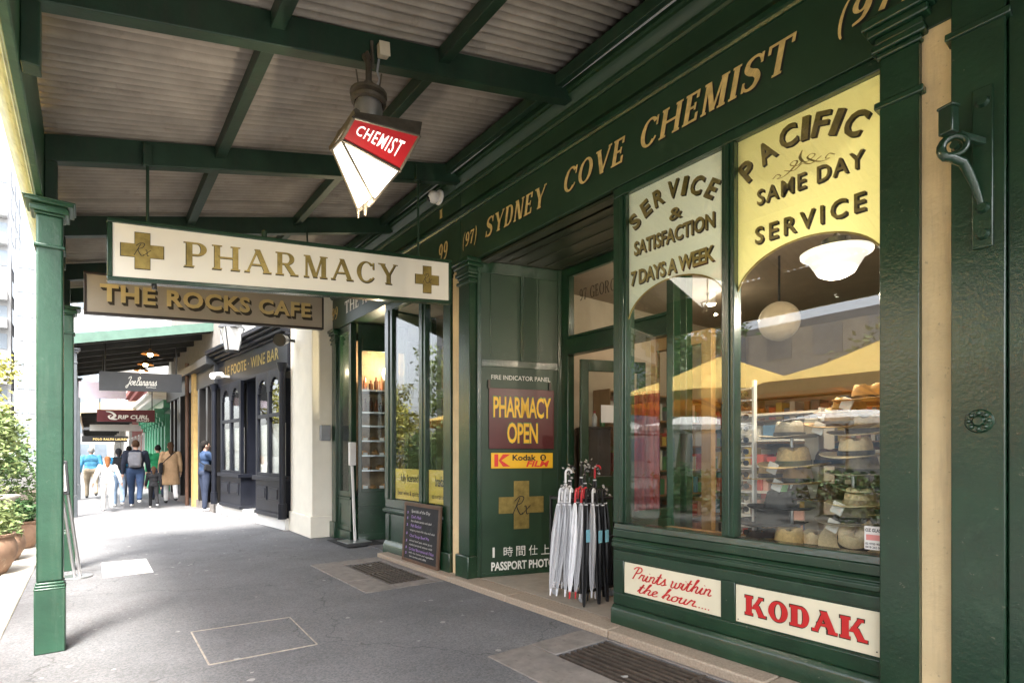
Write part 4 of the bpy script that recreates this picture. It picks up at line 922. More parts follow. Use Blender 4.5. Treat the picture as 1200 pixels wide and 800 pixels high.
# chalkboard leaning on the cafe riser
cb = thing('chalkboard', 'framed black chalkboard menu leaning on the green cafe riser', 'chalkboard', (3.2, 5.98, 0))
c0, c1 = Vector((3.175, 6.36, .065)), Vector((3.175, 5.50, .065)); up = Vector((.042, .0, .70)); uu = (c1 - c0); nn = uu.cross(up).normalized()
if nn.x > 0: nn = -nn
m = MB(); m.obox(c0 + uu / 2 + up / 2, uu / 2 * .97, up / 2 * .97, nn * .008); bd = m.build('board', mat('chalkboard black', (.018, .018, .02), .7, var=.3, scale=5, col2=(.035, .035, .037), thr=.55), cb)
m = MB(); w = .022
for a, b in ((c0, c1), (c0 + up, c1 + up)): m.obox((a + b) / 2, uu / 2 + uu.normalized() * w, up.normalized() * w, nn * .014)
for a in (c0, c1): m.obox(a + up / 2, uu.normalized() * w, up / 2 - up.normalized() * w, nn * .0135)
m.build('frame', mat('chalkboard frame', (.11, .06, .035), .5, var=.2, scale=10), cb, bevel=.003)
CH = mat('chalk writing', (.66, .64, .60), .9, var=.2, scale=60); CHP = mat('violet chalk', (.42, .28, .62), .9, var=.2, scale=60)
def chalk(txt, s0, s1, t0, t1, mm, sh=.15):
    t = MB(); put(t, sans(txt, -.005, sh), c0 + uu * s0 + up * t0 + nn * .0095, uu * (s1 - s0), up * (t1 - t0), lift=.0008 if nn.dot(uu.cross(up)) > 0 else -.0008); t.build('lettering', mm, bd, smooth=False)
chalk('Specials of the Day', .2, .75, .84, .91, CH); chalk('Chef\'s Melt', .2, .5, .755, .81, CHP); chalk('ham cheese tomato and salad', .2, .8, .69, .73, CH); chalk('Fish Basket', .2, .52, .60, .655, CHP); chalk('tempura prawns fish chips and salad', .18, .9, .52, .565, CH)
chalk('Chef Soup Beef Pie', .18, .75, .41, .475, CHP); chalk('minced beef, pea, onion gravy', .18, .85, .335, .38, CH); chalk('mashed potato & tomato relish', .18, .85, .265, .31, CH); chalk('Grilled Barramundi Fillet', .18, .9, .19, .24, CHP); chalk('with rice, lemon and vegetables', .18, .9, .125, .165, CH); chalk('two courses and coffee', .2, .7, .07, .105, CH)
for z in (.1, .2, .32, .45, .6, .72, .82): chalk('$', .07, .11, z, z + .05, CHP)

# thin stands holding bottles
st = thing('dispenser_stand', 'thin white floor stand with bottle holder on black mat at the cafe entry', 'stand', (3.3, 8.3, .025))
m = MB(); m.box(3.10, 3.50, 8.08, 8.52, .025, .037); m.build('base_plate', STEEL, st, bevel=.003)
m = MB(); m.bar((3.31, 8.30, .035), (3.25, 8.30, 1.5), .035, .035, (1, 0, 0)); m.build('pole', WPL, st, bevel=.003)
m = MB(); m.box(3.19, 3.29, 8.20, 8.28, 1.22, 1.58); m.build('dispenser', WPL, st, bevel=.01)
m = MB(); m.cyl((3.26, 8.33, 1.34), (3.26, 8.33, 1.52), .04, n=12); m.cyl((3.26, 8.33, 1.52), (3.26, 8.33, 1.57), .015, n=8); m.build('bottle', BLACK, st)
b2 = onG(90, 676); 
s2 = thing('dispenser_stand', 'thin steel floor stand with round foot and grey holder leaning by the near post', 'stand', b2)
m = MB(); m.cyl(b2 + Vector((0, 0, .002)), b2 + Vector((0, 0, .016)), .15, .145, 28); m.build('base_plate', STEEL, s2, bevel=.003)
tp = Vector((b2.x - .10, b2.y - .05, .98)); m = MB(); m.tube([b2 + Vector((.03, 0, .016)), tp + Vector((.02, 0, 0))], .017, 10); m.tube([b2 + Vector((-.02, 0, .016)), tp + Vector((-.03, 0, 0))], .014, 10); m.build('pole', STEEL, s2)
m = MB(); m.obox(tp + Vector((-.02, -.02, .15)), (.05, 0, 0), (0, .03, 0), (-.012, 0, .19)); m.build('holder', DGREY, s2, bevel=.01)
m = MB(); m.obox(tp + Vector((-.02, -.054, .15)), (.026, 0, 0), (0, .006, 0), (-.01, 0, .15)); m.build('dispenser', WPL, s2, bevel=.004)

# ================================================================== CREAM PIER AND WINE BAR
pw = thing('cream_wall', 'pale cream rendered wall pier between the cafe and the black shopfront', 'wall', (3.2, 9.8, 0))
m = MB(); m.box(2.93, 5.5, 9.2, 10.42, .36, 9.5); m.build('wall', CREAMP, pw, bevel=.01)
m = MB(); m.box(2.90, 5.5, 9.192, 10.43, 0, .36); m.build('plinth', CREAMP, pw, bevel=.01)
mb_ = thing('meter_box', 'small grey metal box fixed on the side of the cream pier', 'box', (3.2, 9.18, 1.6))
c = onY(381, 507, 9.16); m = MB(); m.obox(c, (.085, 0, 0), (0, .035, 0), (0, 0, .13)); m.build('box', GREYP, mb_, bevel=.012)
m = MB(); m.obox(c + Vector((0, -.04, .0)), (.075, 0, 0), (0, .006, 0), (0, 0, .12)); m.build('lid', GREYP, mb_, bevel=.003)

LO = Vector((2.93, 10.43, 0)); LD = Vector((-.098, .995, 0)).normalized(); LN = Vector((-LD.y, LD.x, 0))       # outward normal, towards the street
def la(u): r = ray(u, 533); n = LN; t = (LO).dot(n) / Vector((r.x, r.y, 0)).dot(n); return (Vector((r.x * t, r.y * t, 0)) - LO).dot(LD)
def lz(u, v): return onP(u, v, LO, LN).z
def lbox(mb, a0, a1, o0, o1, z0, z1): return mb.obox(LO + LD * (a0 + a1) / 2 + LN * (o0 + o1) / 2 + Vector((0, 0, (z0 + z1) / 2)), LD * (a1 - a0) / 2, LN * (o1 - o0) / 2, Vector((0, 0, (z1 - z0) / 2)))
wb = thing('wine_bar', 'blue black painted wine bar shopfront with arched window panes and gold sign', 'shop', LO + LD * 2)
AE = la(258)
ww = lambda u: la(u)
m = MB(); lbox(m, 0, AE + .1, -.3, -.02, 3.62, 9.5); m.build('facade_wall', WHITE, wb)
m = MB(); lbox(m, 0, AE, -.3, .10, 0, .22); m.build('plinth', WHITE, wb, bevel=.01)
m = MB(); lbox(m, 0.02, AE, -.1, .05, lz(340, 428), lz(340, 393)); lf = m.build('fascia_board', NAVY, wb)
zf0, zf1 = lz(340, 428), lz(340, 393)
m = MB()
for i, (o, dz0, dz1) in enumerate(((.10, 0, .05), (.18, .05, .12), (.26, .12, .17), (.33, .17, .26))): lbox(m, -.02, AE + .02, -.1, o, zf1 + dz0 + .001 * i, zf1 + dz1)
lbox(m, 0, AE, -.1, .08, zf0 - .06, zf0 - .001)
m.build('cornice', NAVY, wb, bevel=.01)
t = MB(); tx = 'LE FOOTE · WINE BAR'
put(t, sans(tx, .02, 0, 1.05), LO + LD * (AE * .86) + LN * .052 + Vector((0, 0, zf0 + (zf1 - zf0) * .3)), -LD * (AE * .76), Vector((0, 0, (zf1 - zf0) * .42)), lift=.002)
t.build('lettering', GOLDM, lf, smooth=False)
def bay(u0, u1, riser_z, head_z, o):
    a1, a0 = la(u0), la(u1); L = a1 - a0
    m = MB(); lbox(m, a0, a1, -.1, o, .22, riser_z - .08); m.build('stall_riser', NAVY, wb, bevel=.005)
    m = MB(); lbox(m, a0 - .04, a1 + .04, -.1, o + .06, riser_z - .08, riser_z); lbox(m, a0 - .02, a1 + .02, -.1, o + .03, .22, .30)
    for k in range(2):
        b0, b1 = a0 + .1 + k * (L - .1) / 2, a0 + (k + 1) * (L - .1) / 2
        lbox(m, b0, b1, o, o + .015, riser_z - .46, riser_z - .20); lbox(m, b0 + .06, b1 - .06, o + .015, o + .025, riser_z - .42, riser_z - .24)
    m.build('panel_moulding', NAVY, wb, bevel=.006)
    m = MB(); zt = riser_z + (head_z - riser_z) * .58
    for a, b in ((a0, a0 + .1), (a1 - .1, a1), ((a0 + a1) / 2 - .05, (a0 + a1) / 2 + .05)): lbox(m, a, b, o - .07, o, riser_z, head_z)
    for a, b in ((a0 + .1, (a0 + a1) / 2 - .05), ((a0 + a1) / 2 + .05, a1 - .1)):
        lbox(m, a, b, o - .07, o - .004, zt - .035, zt + .035); lbox(m, a, b, o - .07, o - .003, riser_z, riser_z + .06); 
        c = (a + b) / 2; hw = (b - a) / 2; n = 12                      # arched head
        hz = head_z - .1
        for i in range(n):
            f0, f1 = -1 + 2 * i / n, -1 + 2 * (i + 1) / n; fm = (f0 + f1) / 2
            lbox(m, c + hw * f0, c + hw * f1, o - .07, o - .004, hz - .45 + .42 * math.sqrt(max(0, 1 - fm * fm)), head_z)
    m.build('window_frame', NAVY, wb, bevel=.004)
    m = MB(); lbox(m, a0 + .05, a1 - .05, o - .035, o - .030, riser_z, head_z); m.build('pane', GLASS, wb)
    m = MB(); lbox(m, a0 + .06, a1 - .06, o - .10, o - .09, riser_z + .02, riser_z + (head_z - riser_z) * .50); m.build('reflection_board', MATS['white plastic'], wb)  # added white board, stands in for bright sky reflection in the lower panes
zh = zf0 - .05
bay(308, 339, .98, zh, .14); bay(266, 290, .98, zh, .14)
m = MB(); lbox(m, la(308), la(290), -1.2, -1.1, .2, zh); lbox(m, la(308) - .06, la(308), -1.1, .1, .2, zh); lbox(m, la(290), la(290) + .06, -1.1, .0, .2, zh); m.build('door_recess', NAVY, wb)
m = MB(); lbox(m, 0.1, AE, -2.6, -2.5, .2, 3.6); lbox(m, .1, AE, -2.5, -.1, .05, .2); lbox(m, .1, AE, -2.5, -.1, 3.56, 3.6); m.build('shop_wall', mat('pale bar interior', (.7, .68, .63), .8), wb)
for u in (341, 259.5):
    a = la(u); m = MB(); m.tube([LO + LD * a + LN * .16 + Vector((0, 0, .22)), LO + LD * a + LN * .16 + Vector((0, 0, zf0 - .1))], .055, 12); m.tube([LO + LD * a + LN * .16 + Vector((0, 0, zf0 - .14)), LO + LD * a + LN * .16 + Vector((0, 0, zf0 + .02))], [.06, .10], 12); m.tube([LO + LD * a + LN * .16 + Vector((0, 0, .22)), LO + LD * a + LN * .16 + Vector((0, 0, .5))], .075, 12); m.build('pilaster', NAVY, wb)
# wall lantern, floodlight and camera on the wine bar
p = onP(272, 398, LO + LN * .45, LN)
wl = thing('wall_lantern', 'grey glazed wall lantern above the wine bar cornice', 'lantern', p)
m = MB(); m.add([p + LD * a * s + LN * b * s + Vector((0, 0, z)) for z, s in ((.22, .17), (-.22, .10)) for a, b in ((-1, -1), (1, -1), (1, 1), (-1, 1))], [(0, 1, 5, 4), (1, 2, 6, 5), (2, 3, 7, 6), (3, 0, 4, 7), (4, 5, 6, 7)]); m.build('glass_body', mat('frosted lantern glass', (.55, .54, .52), .4), wl, smooth=False)
m = MB()
for a, b in ((-1, -1), (1, -1), (1, 1), (-1, 1)): m.tube([p + LD * a * .17 + LN * b * .17 + Vector((0, 0, .22)), p + LD * a * .10 + LN * b * .10 + Vector((0, 0, -.22))], .014, 6)
m.lathe([(.26, .22), (.25, .25), (.12, .38), (.05, .42), (.05, .48), (0, .5)], p, 4); m.lathe([(.0, -.27), (.13, -.25), (.15, -.22), (.0, -.21)], p, 8); m.build('frame', DGREY, wl)
m = MB(); m.tube([p + Vector((0, 0, .44)), p - LN * .1 + Vector((0, 0, .62)), p - LN * .47 + Vector((0, 0, .55))], .02, 8); m.build('arm', DGREY, wl)
p = onP(334, 398, LO + LN * .2, LN); fl_ = thing('floodlight', 'small black floodlight above the wine bar sign by the white pier', 'floodlight', p)
MB().cyl(p, p + Vector((-.15, -.22, -.06)), .08, .11, 14).build('lamp_head', BLACK, fl_); MB().bar(p, p - LN * .2, .04, .05).build('arm', BLACK, fl_)
p = onP(255, 440, LO + LN * .3, LN); c2 = thing('wall_camera', 'white bullet security camera on the wine bar corner', 'camera', p)
MB().cyl(p + Vector((-.12, -.1, -.03)), p + Vector((.1, .12, .03)), .075, n=14).build('housing', WPL, c2); MB().bar(p, p - LN * .3, .05, .05).build('arm', WPL, c2)

# ================================================================== STREET BEYOND: SHOPS, AWNINGS, SIGNS
W0, W1, W2, W3, W4 = Vector((2.50, 14.75, 0)), Vector((2.33, 17, 0)), Vector((2.14, 21.2, 0)), Vector((2.03, 29, 0)), Vector((2.0, 70, 0))
def wbox(mb, p, q, a0, a1, o0, o1, z0, z1):
    d = (q - p).normalized(); n = Vector((-d.y, d.x, 0)); return mb.obox(p + d * (a0 + a1) / 2 + n * (o0 + o1) / 2 + Vector((0, 0, (z0 + z1) / 2)), d * (a1 - a0) / 2, n * (o1 - o0) / 2, Vector((0, 0, (z1 - z0) / 2)))
bb = thing('black_shopfront', 'black shopfront of tall folded shutters with one ochre pilaster beyond the wine bar', 'shop', W1)
m = MB(); wbox(m, W0, W2, 0, (W2 - W0).length, -3, -.06, 0, 3.3); m.build('wall', mat('black shop wall', (.016, .015, .015), .5), bb)
m = MB(); wbox(m, W0, W2, 0, (W2 - W0).length, -3, -.02, 3.3, 9); m.build('facade_wall', mat('grey upper wall', (.24, .22, .2), .8), bb)
m = MB(); wbox(m, W0, W2, 0, (W2 - W0).length, -.1, .12, 3.1, 3.55); wbox(m, W0, W2, 0, (W2 - W0).length, -.1, .3, 3.55, 3.75); m.build('fascia_board', DGREY, bb, bevel=.01)
L = (W2 - W0).length; k = .18
m = MB()
while k < L - .2:
    wbox(m, W0, W2, k, k + .16, -.06, .10 if int(k * 7) % 3 else .16, .2, 3.1); k += .62
m.build('shutter', mat('black shutter paint', (.02, .018, .017), .35, var=.2), bb, bevel=.01)
m = MB(); wbox(m, W0, W2, 0, L, -.06, .13, 0, .2); m.build('plinth', SAND, bb)
m = MB(); wbox(m, W0, W2, 1.95, 2.28, -.05, .18, 0, 3.6); m.build('pilaster', mat('ochre stone', (.55, .36, .13), .7, var=.15, scale=8), bb)
m = MB(); m.tube([W0.lerp(W2, .40) + Vector((-.22, 0, .0)), W0.lerp(W2, .40) + Vector((-.22, 0, 3.9))], .05, 10); m.build('downpipe', mat('brown pipe', (.10, .05, .03), .5), bb)
gb = thing('green_shopfront', 'bright green ornate shopfront with bracketed columns and pale cornice far along the footpath', 'shop', W2.lerp(W3, .5))
GRL = mat('bright shop green', (.05, .22, .12), .4, var=.15)
L = (W3 - W2).length
m = MB(); wbox(m, W2, W3, 0, L, -3, -.05, 0, 3.1); m.build('wall', mat('deep shop green', (.02, .09, .05), .5), gb)
k = .2
m = MB()
while k < L - .2:
    wbox(m, W2, W3, k, k + .24, -.05, .14, 0, 2.75); 
    for j in range(4): wbox(m, W2, W3, k + .03, k + .21, .14, .20 + .08 * j, 2.35 + .14 * j, 2.50 + .14 * j)
    k += .95
m.build('column', GRL, gb, bevel=.02)
m = MB(); wbox(m, W2, W3, 0, L, -.1, .2, 2.95, 3.2); m.build('fascia_board', GRL, gb)
m = MB(); wbox(m, W2, W3, 0, L, -.1, .5, 3.2, 3.32); wbox(m, W2, W3, 0, L, -.1, .38, 3.05, 3.2) if False else wbox(m, W2, W3, 0, L, -.1, .62, 3.32, 3.46); m.build('cornice', WHITE, gb, bevel=.03)
m = MB(); wbox(m, W2, W3, 0, L, -3, -.02, 3.46, 8); m.build('facade_wall', WHITE, gb)
def far_shop(p, q, h, label, wallm, name='terrace_building', windows=True):
    t = thing(name, label, 'building', (p + q) / 2); L = (q - p).length
    m = MB(); wbox(m, p, q, 0, L, -6, 0, 0, h); m.build('wall', wallm, t)
    m = MB(); wbox(m, p, q, 0, L, -.1, .35, h, h + .3); wbox(m, p, q, 0, L, -.1, .2, h - .25, h); m.build('cornice', wallm, t, bevel=.03)
    k = .8
    while windows and k < L - 1.4:
        for z in (.5, 4.2):
            if z + 2 > h: continue
            m = MB(); wbox(m, p, q, k, k + .08, -.02, .06, z, z + 1.9); wbox(m, p, q, k + 1.0, k + 1.08, -.02, .06, z, z + 1.9); wbox(m, p, q, k + .08, k + 1.0, -.02, .06, z + 1.82, z + 1.9); wbox(m, p, q, k + .08, k + 1.0, -.02, .08, z, z + .1)
            w = m.build('window', WHITE, t); m = MB(); wbox(m, p, q, k + .08, k + 1.0, -.01, .01, z + .1, z + 1.82); m.build('pane', mat('far window pane', (.03, .035, .04), .15), w)
        k += 2.6
    return t
far_shop(W3, W3.lerp(W4, .25), 4.6, 'dark red brick terrace past the bright green shopfront', mat('dark red brick wall', (.30, .09, .075), .8, var=.2, scale=4))
far_shop(W3.lerp(W4, .25), W3.lerp(W4, .62), 8.5, 'dark stone terrace behind the maroon hanging sign', mat('dark stone wall', (.34, .31, .27), .8, var=.2, scale=3))
far_shop(W3.lerp(W4, .62), W4, 8, 'pale stone terrace at the far end of the footpath', mat('pale stone wall', (.5, .46, .4), .8, var=.15, scale=3))

def awning2(y0, y1, xl, xr, zl, zr, label, face, under, nb=7, band=.22):
    t = thing('awning', label, 'awning', ((xl + xr) / 2, (y0 + y1) / 2, zl))
    f = lambda x: zl + (zr - zl) * (x - xl) / (xr - xl)
    def slab(mb, x0, x1, ya, yb, dz0, dz1): mb.add([(x, y, f(x) + dz) for x, y in ((x0, ya), (x1, ya), (x1, yb), (x0, yb)) for dz in (dz0, dz1)], [(0, 2, 3, 1), (2, 4, 5, 3), (4, 6, 7, 5), (6, 0, 1, 7), (0, 6, 4, 2), (1, 3, 5, 7)]); return mb
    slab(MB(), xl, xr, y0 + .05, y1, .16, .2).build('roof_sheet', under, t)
    slab(MB(), xl, xr, y0, y0 + .05, 0, band).build('edge_board', face, t)
    slab(MB(), xl - .06, xl, y0, y1, -.12, .26).build('gutter', face, t)
    for k in range(nb):
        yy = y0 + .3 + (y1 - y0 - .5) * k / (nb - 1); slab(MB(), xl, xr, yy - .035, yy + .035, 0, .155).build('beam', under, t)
    return t
EDGE2 = mat('pale green awning edge', (.075, .14, .11), .5, var=.15)
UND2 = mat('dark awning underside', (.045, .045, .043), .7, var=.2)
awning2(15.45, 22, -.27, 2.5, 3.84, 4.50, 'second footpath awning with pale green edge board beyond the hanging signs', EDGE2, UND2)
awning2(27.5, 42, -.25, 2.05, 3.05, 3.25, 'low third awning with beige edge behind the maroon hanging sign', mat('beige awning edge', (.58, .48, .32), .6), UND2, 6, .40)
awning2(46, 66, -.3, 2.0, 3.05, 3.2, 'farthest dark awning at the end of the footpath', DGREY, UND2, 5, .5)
for y, h in ((15.6, 3.75), (21.5, 3.75)):
    t = post(mat('grey post paint', (.075, .085, .095), .45, var=.15), h, .075); t.location = (-.27, y, 0); t['label'] = 'slim grey post holding the %s of the second awning' % ('near edge' if y < 16 else 'far edge'); t['group'] = 'grey posts of the second awning'
for i, (u, v, y) in enumerate(((176, 414, 16.4), (170.5, 426, 18.3), (166, 433.5, 20.0))):
    p = onY(u, v, y); t = thing('pendant_lamp', ('nearest', 'middle', 'farthest')[i] + ' of three small warm pendant lamps under the second awning', 'lamp', p, 'pendant lamps under the second awning')
    MB().lathe([(.20, -.03), (.16, .02), (.05, .07), (.02, .12), (0, .12)], p, 16).build('lamp_shade', mat('copper shade', (.35, .18, .08), .4, metal=.6), t)
    MB().ball(p + Vector((0, 0, -.03)), .06, 12, 8).build('bulb', emis('warm bulb', (1, .72, .35), 9), t); MB().cyl(p + Vector((0, 0, .1)), p + Vector((0, 0, .42)), .01, n=6).build('cord', BLACK, t)

def plain_sign(label, u0, u1, vt0, vt1, vb0, vb1, y, face, frame=None, rods=(), th=.07):
    a, b, c, d = onY(u0, vb0, y), onY(u1, vb1, y), onY(u1, vt1, y), onY(u0, vt0, y)
    t = thing('hanging_sign', label, 'sign', (a + b) / 2)
    m = MB(); m.add([a, b, c, d] + [p + Vector((0, th, 0)) for p in (a, b, c, d)], [(0, 1, 2, 3), (4, 7, 6, 5), (0, 4, 5, 1), (1, 5, 6, 2), (2, 6, 7, 3), (3, 7, 4, 0)]); f = m.build('sign_face', face, t, smooth=False)
    for s in rods: p = d.lerp(c, s) + Vector((0, th / 2, 0)); MB().cyl(p - Vector((0, 0, .02)), p + Vector((0, 0, .7)), .015, n=6).build('hanger_rod', BLACK, t)
    return t, f, (lambda u, v: onY(u, v, y))
t, f, pt = plain_sign('dark grey hanging sign with white brush script under the second awning', 116, 213, 434.5, 439, 457, 459.5, 16.6, DGREY, None, (.07, .93))
def line(geo, u0, u1, vb0, vb1, h, y, mm, par, lift=.004):
    a, b = onY(u0, vb0, y), onY(u1, vb1, y); c = onY(u0, vb0 - h, y); tt = MB(); put(tt, geo, a, b - a, c - a, lift=lift); tt.build('lettering', mm, par, smooth=False)
line(script('JoeBananas', .10, -.01), 147, 184, 454.5, 455.5, 14, 16.6, MATS['white sign lettering'], f)
line(sans('AUSTRALIA', .01), 171, 183, 454.5, 455, 1.6, 16.6, MATS['white sign lettering'], f)
t, f, pt = plain_sign('pale lilac hanging sign with faint white writing left of the dark grey sign', 92.5, 148, 446.5, 449, 465.5, 467.5, 17.6, mat('pale lilac sign', (.74, .64, .74), .5, var=.05), None, (.5,))
for i, (tx, a, b, v) in enumerate((('souvenirs', 119, 146, 454), ('gifts & maps', 116, 146, 459.5), ('open daily', 130, 147, 465))): line(sans(tx, .0), a, b, v, v + .6, 3.6, 17.6, mat('pale lettering', (.8, .76, .78), .5), f)
t, f, pt = plain_sign('maroon hanging sign with white wave emblem and wide white lettering', 113.5, 181.5, 479.5, 480.5, 493.5, 494.5, 20.7, mat('maroon sign paint', (.10, .008, .012), .45, var=.06), None, (.05, .95))
line(sans('RIP CURL', .04, .12, 1.0), 138, 174.5, 490.8, 491, 4.8, 20.7, MATS['white sign lettering'], f); line(sans('OUTLET', .03), 160, 175, 493.6, 493.8, 1.9, 20.7, MATS['white sign lettering'], f)
v = []; fc = []
for b_ in (brush([(.1, .95), (.5, .85), (.75, .5), (.55, .2), (.95, .1)], [.05, .16, .22, .2, .04]), brush([(.5, .55), (.3, .4), (.45, .12), (.9, .03)], [.05, .14, .14, .03])):
    for pg in b_: n = len(v); v += [(a, c, (n % 9) * .0002) for a, c in pg]; fc.append(tuple(range(n, n + 4)))
line((v, fc), 124, 138, 491.5, 491.8, 10, 20.7, MATS['white sign lettering'], f)
t, f, pt = plain_sign('plain white hanging sign below the maroon sign', 105, 166.5, 497, 497.5, 504.5, 505, 31, WHITE, None, ())
t, f, pt = plain_sign('long black hanging sign with small pale capitals far down the footpath', 96, 155, 510.5, 510.8, 517.5, 517.8, 43, BLACK, None, ())
line(sans('POLO RALPH LAUREN', .02, 0, 1.1), 109, 150, 515.6, 515.8, 2.6, 42.9, GOLD, f)

# ------------------------------------------------------------------ far buildings across the street
def tower(name, label, x0, x1, y0, y1, h, wallm, floors, bays, balc=True):
    t = thing(name, label, 'building', ((x0 + x1) / 2, (y0 + y1) / 2, 0))
    MB().box(x0, x1, y0, y1, -.17, h).build('wall', wallm, t)
    fh = h / floors; PN = mat('tower window', (.22, .26, .30), .2, var=.3, scale=.3)
    m = MB(); m2 = MB()
    for k in range(floors):
        z = k * fh
        for j in range(bays):
            a = x0 + (x1 - x0) * (j + .15) / bays; b = x0 + (x1 - x0) * (j + .85) / bays; m.box(a, b, y0 - .06, y0 - .01, z + fh * .3, z + fh * .85)
            a = y0 + (y1 - y0) * (j + .2) / bays; b = y0 + (y1 - y0) * (j + .75) / bays; m.box(x1 + .01, x1 + .06, a, b, z + fh * .3, z + fh * .85)
        if balc:
            for j in range(bays):
                if (j + k) % 3: a = x0 + (x1 - x0) * j / bays; b = x0 + (x1 - x0) * (j + 1) / bays - .2; m2.box(a, b, y0 - 1.1, y0 - .07, z + .05, z + fh * .36)
    w = m.build('windows', PN, t); w['kind'] = 'stuff'
    if balc: b = m2.build('balconies', wallm, t); b['kind'] = 'stuff'
    return t
PALE = mat('pale tower concrete', (.40, .40, .40), .8, var=.05, scale=.4)
tower('apartment_tower', 'tall pale apartment tower with balconies beyond the garden', -12.2, -6.5, 78, 90, 32, PALE, 11, 3)
tower('apartment_tower', 'narrow pale tower with dark windows beside the balconied tower', -5.9, -4.2, 74, 82, 22, PALE, 9, 2, False)
tower('office_building', 'broad pale building filling the end of the street', -3.5, 12, 96, 108, 24, PALE, 7, 8, False)

# ================================================================== PLANTS
def leafmat(name, col, isl=.45): 
    m = mat(name, col, .55, var=.25, scale=3, island=isl, spec=.3); return m
LF1 = leafmat('mid green leaves', (.09, .15, .05)); LF2 = leafmat('light green leaves', (.19, .24, .09)); LF3 = leafmat('dark green leaves', (.035, .085, .025)); LF4 = leafmat('yellowing leaves', (.26, .25, .05))
BARK = mat('rough bark', (.13, .10, .075), .85, var=.3, scale=12, bump=.4, bscale=30)
def leaves(mb, c, r, n, size, rr, clump=7):
    """clumps of small leaf faces spread through the volume"""
    c = Vector(c)
    for i in range(n // clump):
        while True:
            q = Vector((rr.uniform(-1, 1), rr.uniform(-1, 1), rr.uniform(-1, 1)))
            if .25 < q.length < 1: break
        q *= rr.uniform(.75, 1.08)
        p = c + Vector((q.x * r[0], q.y * r[1], q.z * r[2]))
        for k in range(clump):
            o = p + Vector((rr.gauss(0, 1), rr.gauss(0, 1), rr.gauss(0, .8))) * size * 1.5
            a = Vector((rr.uniform(-1, 1), rr.uniform(-1, 1), rr.uniform(-.8, .5))).normalized(); b = a.orthogonal().normalized(); b.rotate(Matrix.Rotation(rr.uniform(0, 6.28), 3, a)); s = size * rr.uniform(.6, 1.3)
            mb.add([o, o + a * s + b * s * .42, o + a * s * 2.1, o + a * s - b * s * .42], [(0, 1, 2, 3)])
    return mb
def shrub(label, loc, blobs, mm, n, size, seed, cat='shrub', name='shrub'):
    rr = random.Random(seed); loc = Vector(loc); t = thing(name, label, cat, loc)
    m = MB()
    for c, r in blobs: leaves(m, loc + Vector(c), r, int(n / len(blobs)), size, rr)
    m.build('foliage', mm, t, smooth=False)
    m = MB()
    for c, r in blobs: m.tube([loc + Vector((0, 0, -.1)), loc + Vector(c) * .5, loc + Vector(c)], [.035, .022, .01], 6)
    m.build('stem', BARK, t)
    return t
def tree(label, loc, h, crown, mm, n, size, seed, group=None):
    rr = random.Random(seed); loc = Vector(loc); t = thing('tree', label, 'tree', loc, group)
    m = MB(); fork = loc + Vector((rr.uniform(-.2, .2), rr.uniform(-.2, .2), h * .38)); m.tube([loc + Vector((0, 0, -.2)), loc.lerp(fork, .5) + Vector((.05, .03, 0)), fork], [h * .03, h * .024, h * .02], 10)
    lv = MB()
    for k in range(crown):
        a = rr.uniform(0, 6.28); d = rr.uniform(.1, .32) * h; c = loc + Vector((math.cos(a) * d, math.sin(a) * d, h * rr.uniform(.52, .92))); m.tube([fork, fork.lerp(c, .5) + Vector((0, 0, .2)), c], [h * .013, h * .008, .01], 6)
        s = h * rr.uniform(.10, .19); leaves(lv, c, (s * 1.2, s * 1.2, s * .8), n // crown, size, rr)
    m.build('trunk', BARK, t); lv.build('crown', mm, t, smooth=False); return t
shrub('tall pale green shrub filling the left edge behind the posts', (-1.75, 12.8, -.1), [((0, 0, 1.3), (.9, .8, 1.1)), ((-.5, .4, .7), (.8, .8, .7)), ((.35, .5, 1.9), (.5, .6, .5))], LF2, 5200, .055, 1)
shrub('mid green shrub just left of the far green post', (-1.30, 14.4, -.1), [((0, 0, .9), (.7, .8, .9)), ((-.2, .6, 1.6), (.6, .7, .7))], LF1, 3800, .05, 2)
shrub('dark green shrub low behind the terracotta pots', (-1.45, 11.2, -.1), [((0, 0, .6), (.55, .7, .65)), ((-.5, .2, .5), (.6, .6, .6))], LF3, 2600, .05, 3)
shrub('yellow green bush towards the pale tower', (-3.3, 19.5, -.1), [((0, 0, 1.7), (1.6, 1.3, 1.5)), ((.6, .4, 2.8), (1, 1, .9))], LF4, 4200, .085, 4)
tree('thin yellowing street tree before the pale tower', (-3.9, 24, -.17), 5.0, 8, LF4, 3600, .09, 5)
bd_ = MB(); bd_.box(-6, -.85, 10.6, 30, -.3, -.03); struct('garden_bed', bd_, mat('garden soil', (.07, .05, .035), .95, var=.3, scale=5, bump=.5))
TERRA = mat('weathered terracotta', (.34, .21, .14), .75, var=.2, scale=5, bump=.15, col2=(.55, .42, .3), thr=.6)
def pot(label, loc, r, h, plant, n, seed, mm=LF1):
    loc = Vector(loc); t = thing('terracotta_pot', label, 'pot', loc, 'terracotta pots along the kerb'); z = 0
    MB().lathe([(.0, .0), (r * .55, 0), (r * .62, h * .05), (r * .92, h * .42), (r, h * .62), (r * .95, h * .8), (r * .85, h * .93), (r * .93, h * .95), (r * .93, h), (r * .8, h), (r * .78, h * .9), (0, h * .88)], loc, 28).build('pot', TERRA, t)
    rr = random.Random(seed); p = thing('potted_plant', plant, 'plant', loc + Vector((0, 0, h)))
    m = MB(); leaves(m, loc + Vector((0, 0, h + r * .55)), (r * .95, r * .95, r * .8), n, .035, rr); m.build('foliage', mm, p, smooth=False)
    m = MB()
    for k in range(7): a = k * .9; m.tube([loc + Vector((0, 0, h * .9)), loc + Vector((math.cos(a) * r * .4, math.sin(a) * r * .4, h + r * .6))], .008, 5)
    m.build('stem', BARK, p)
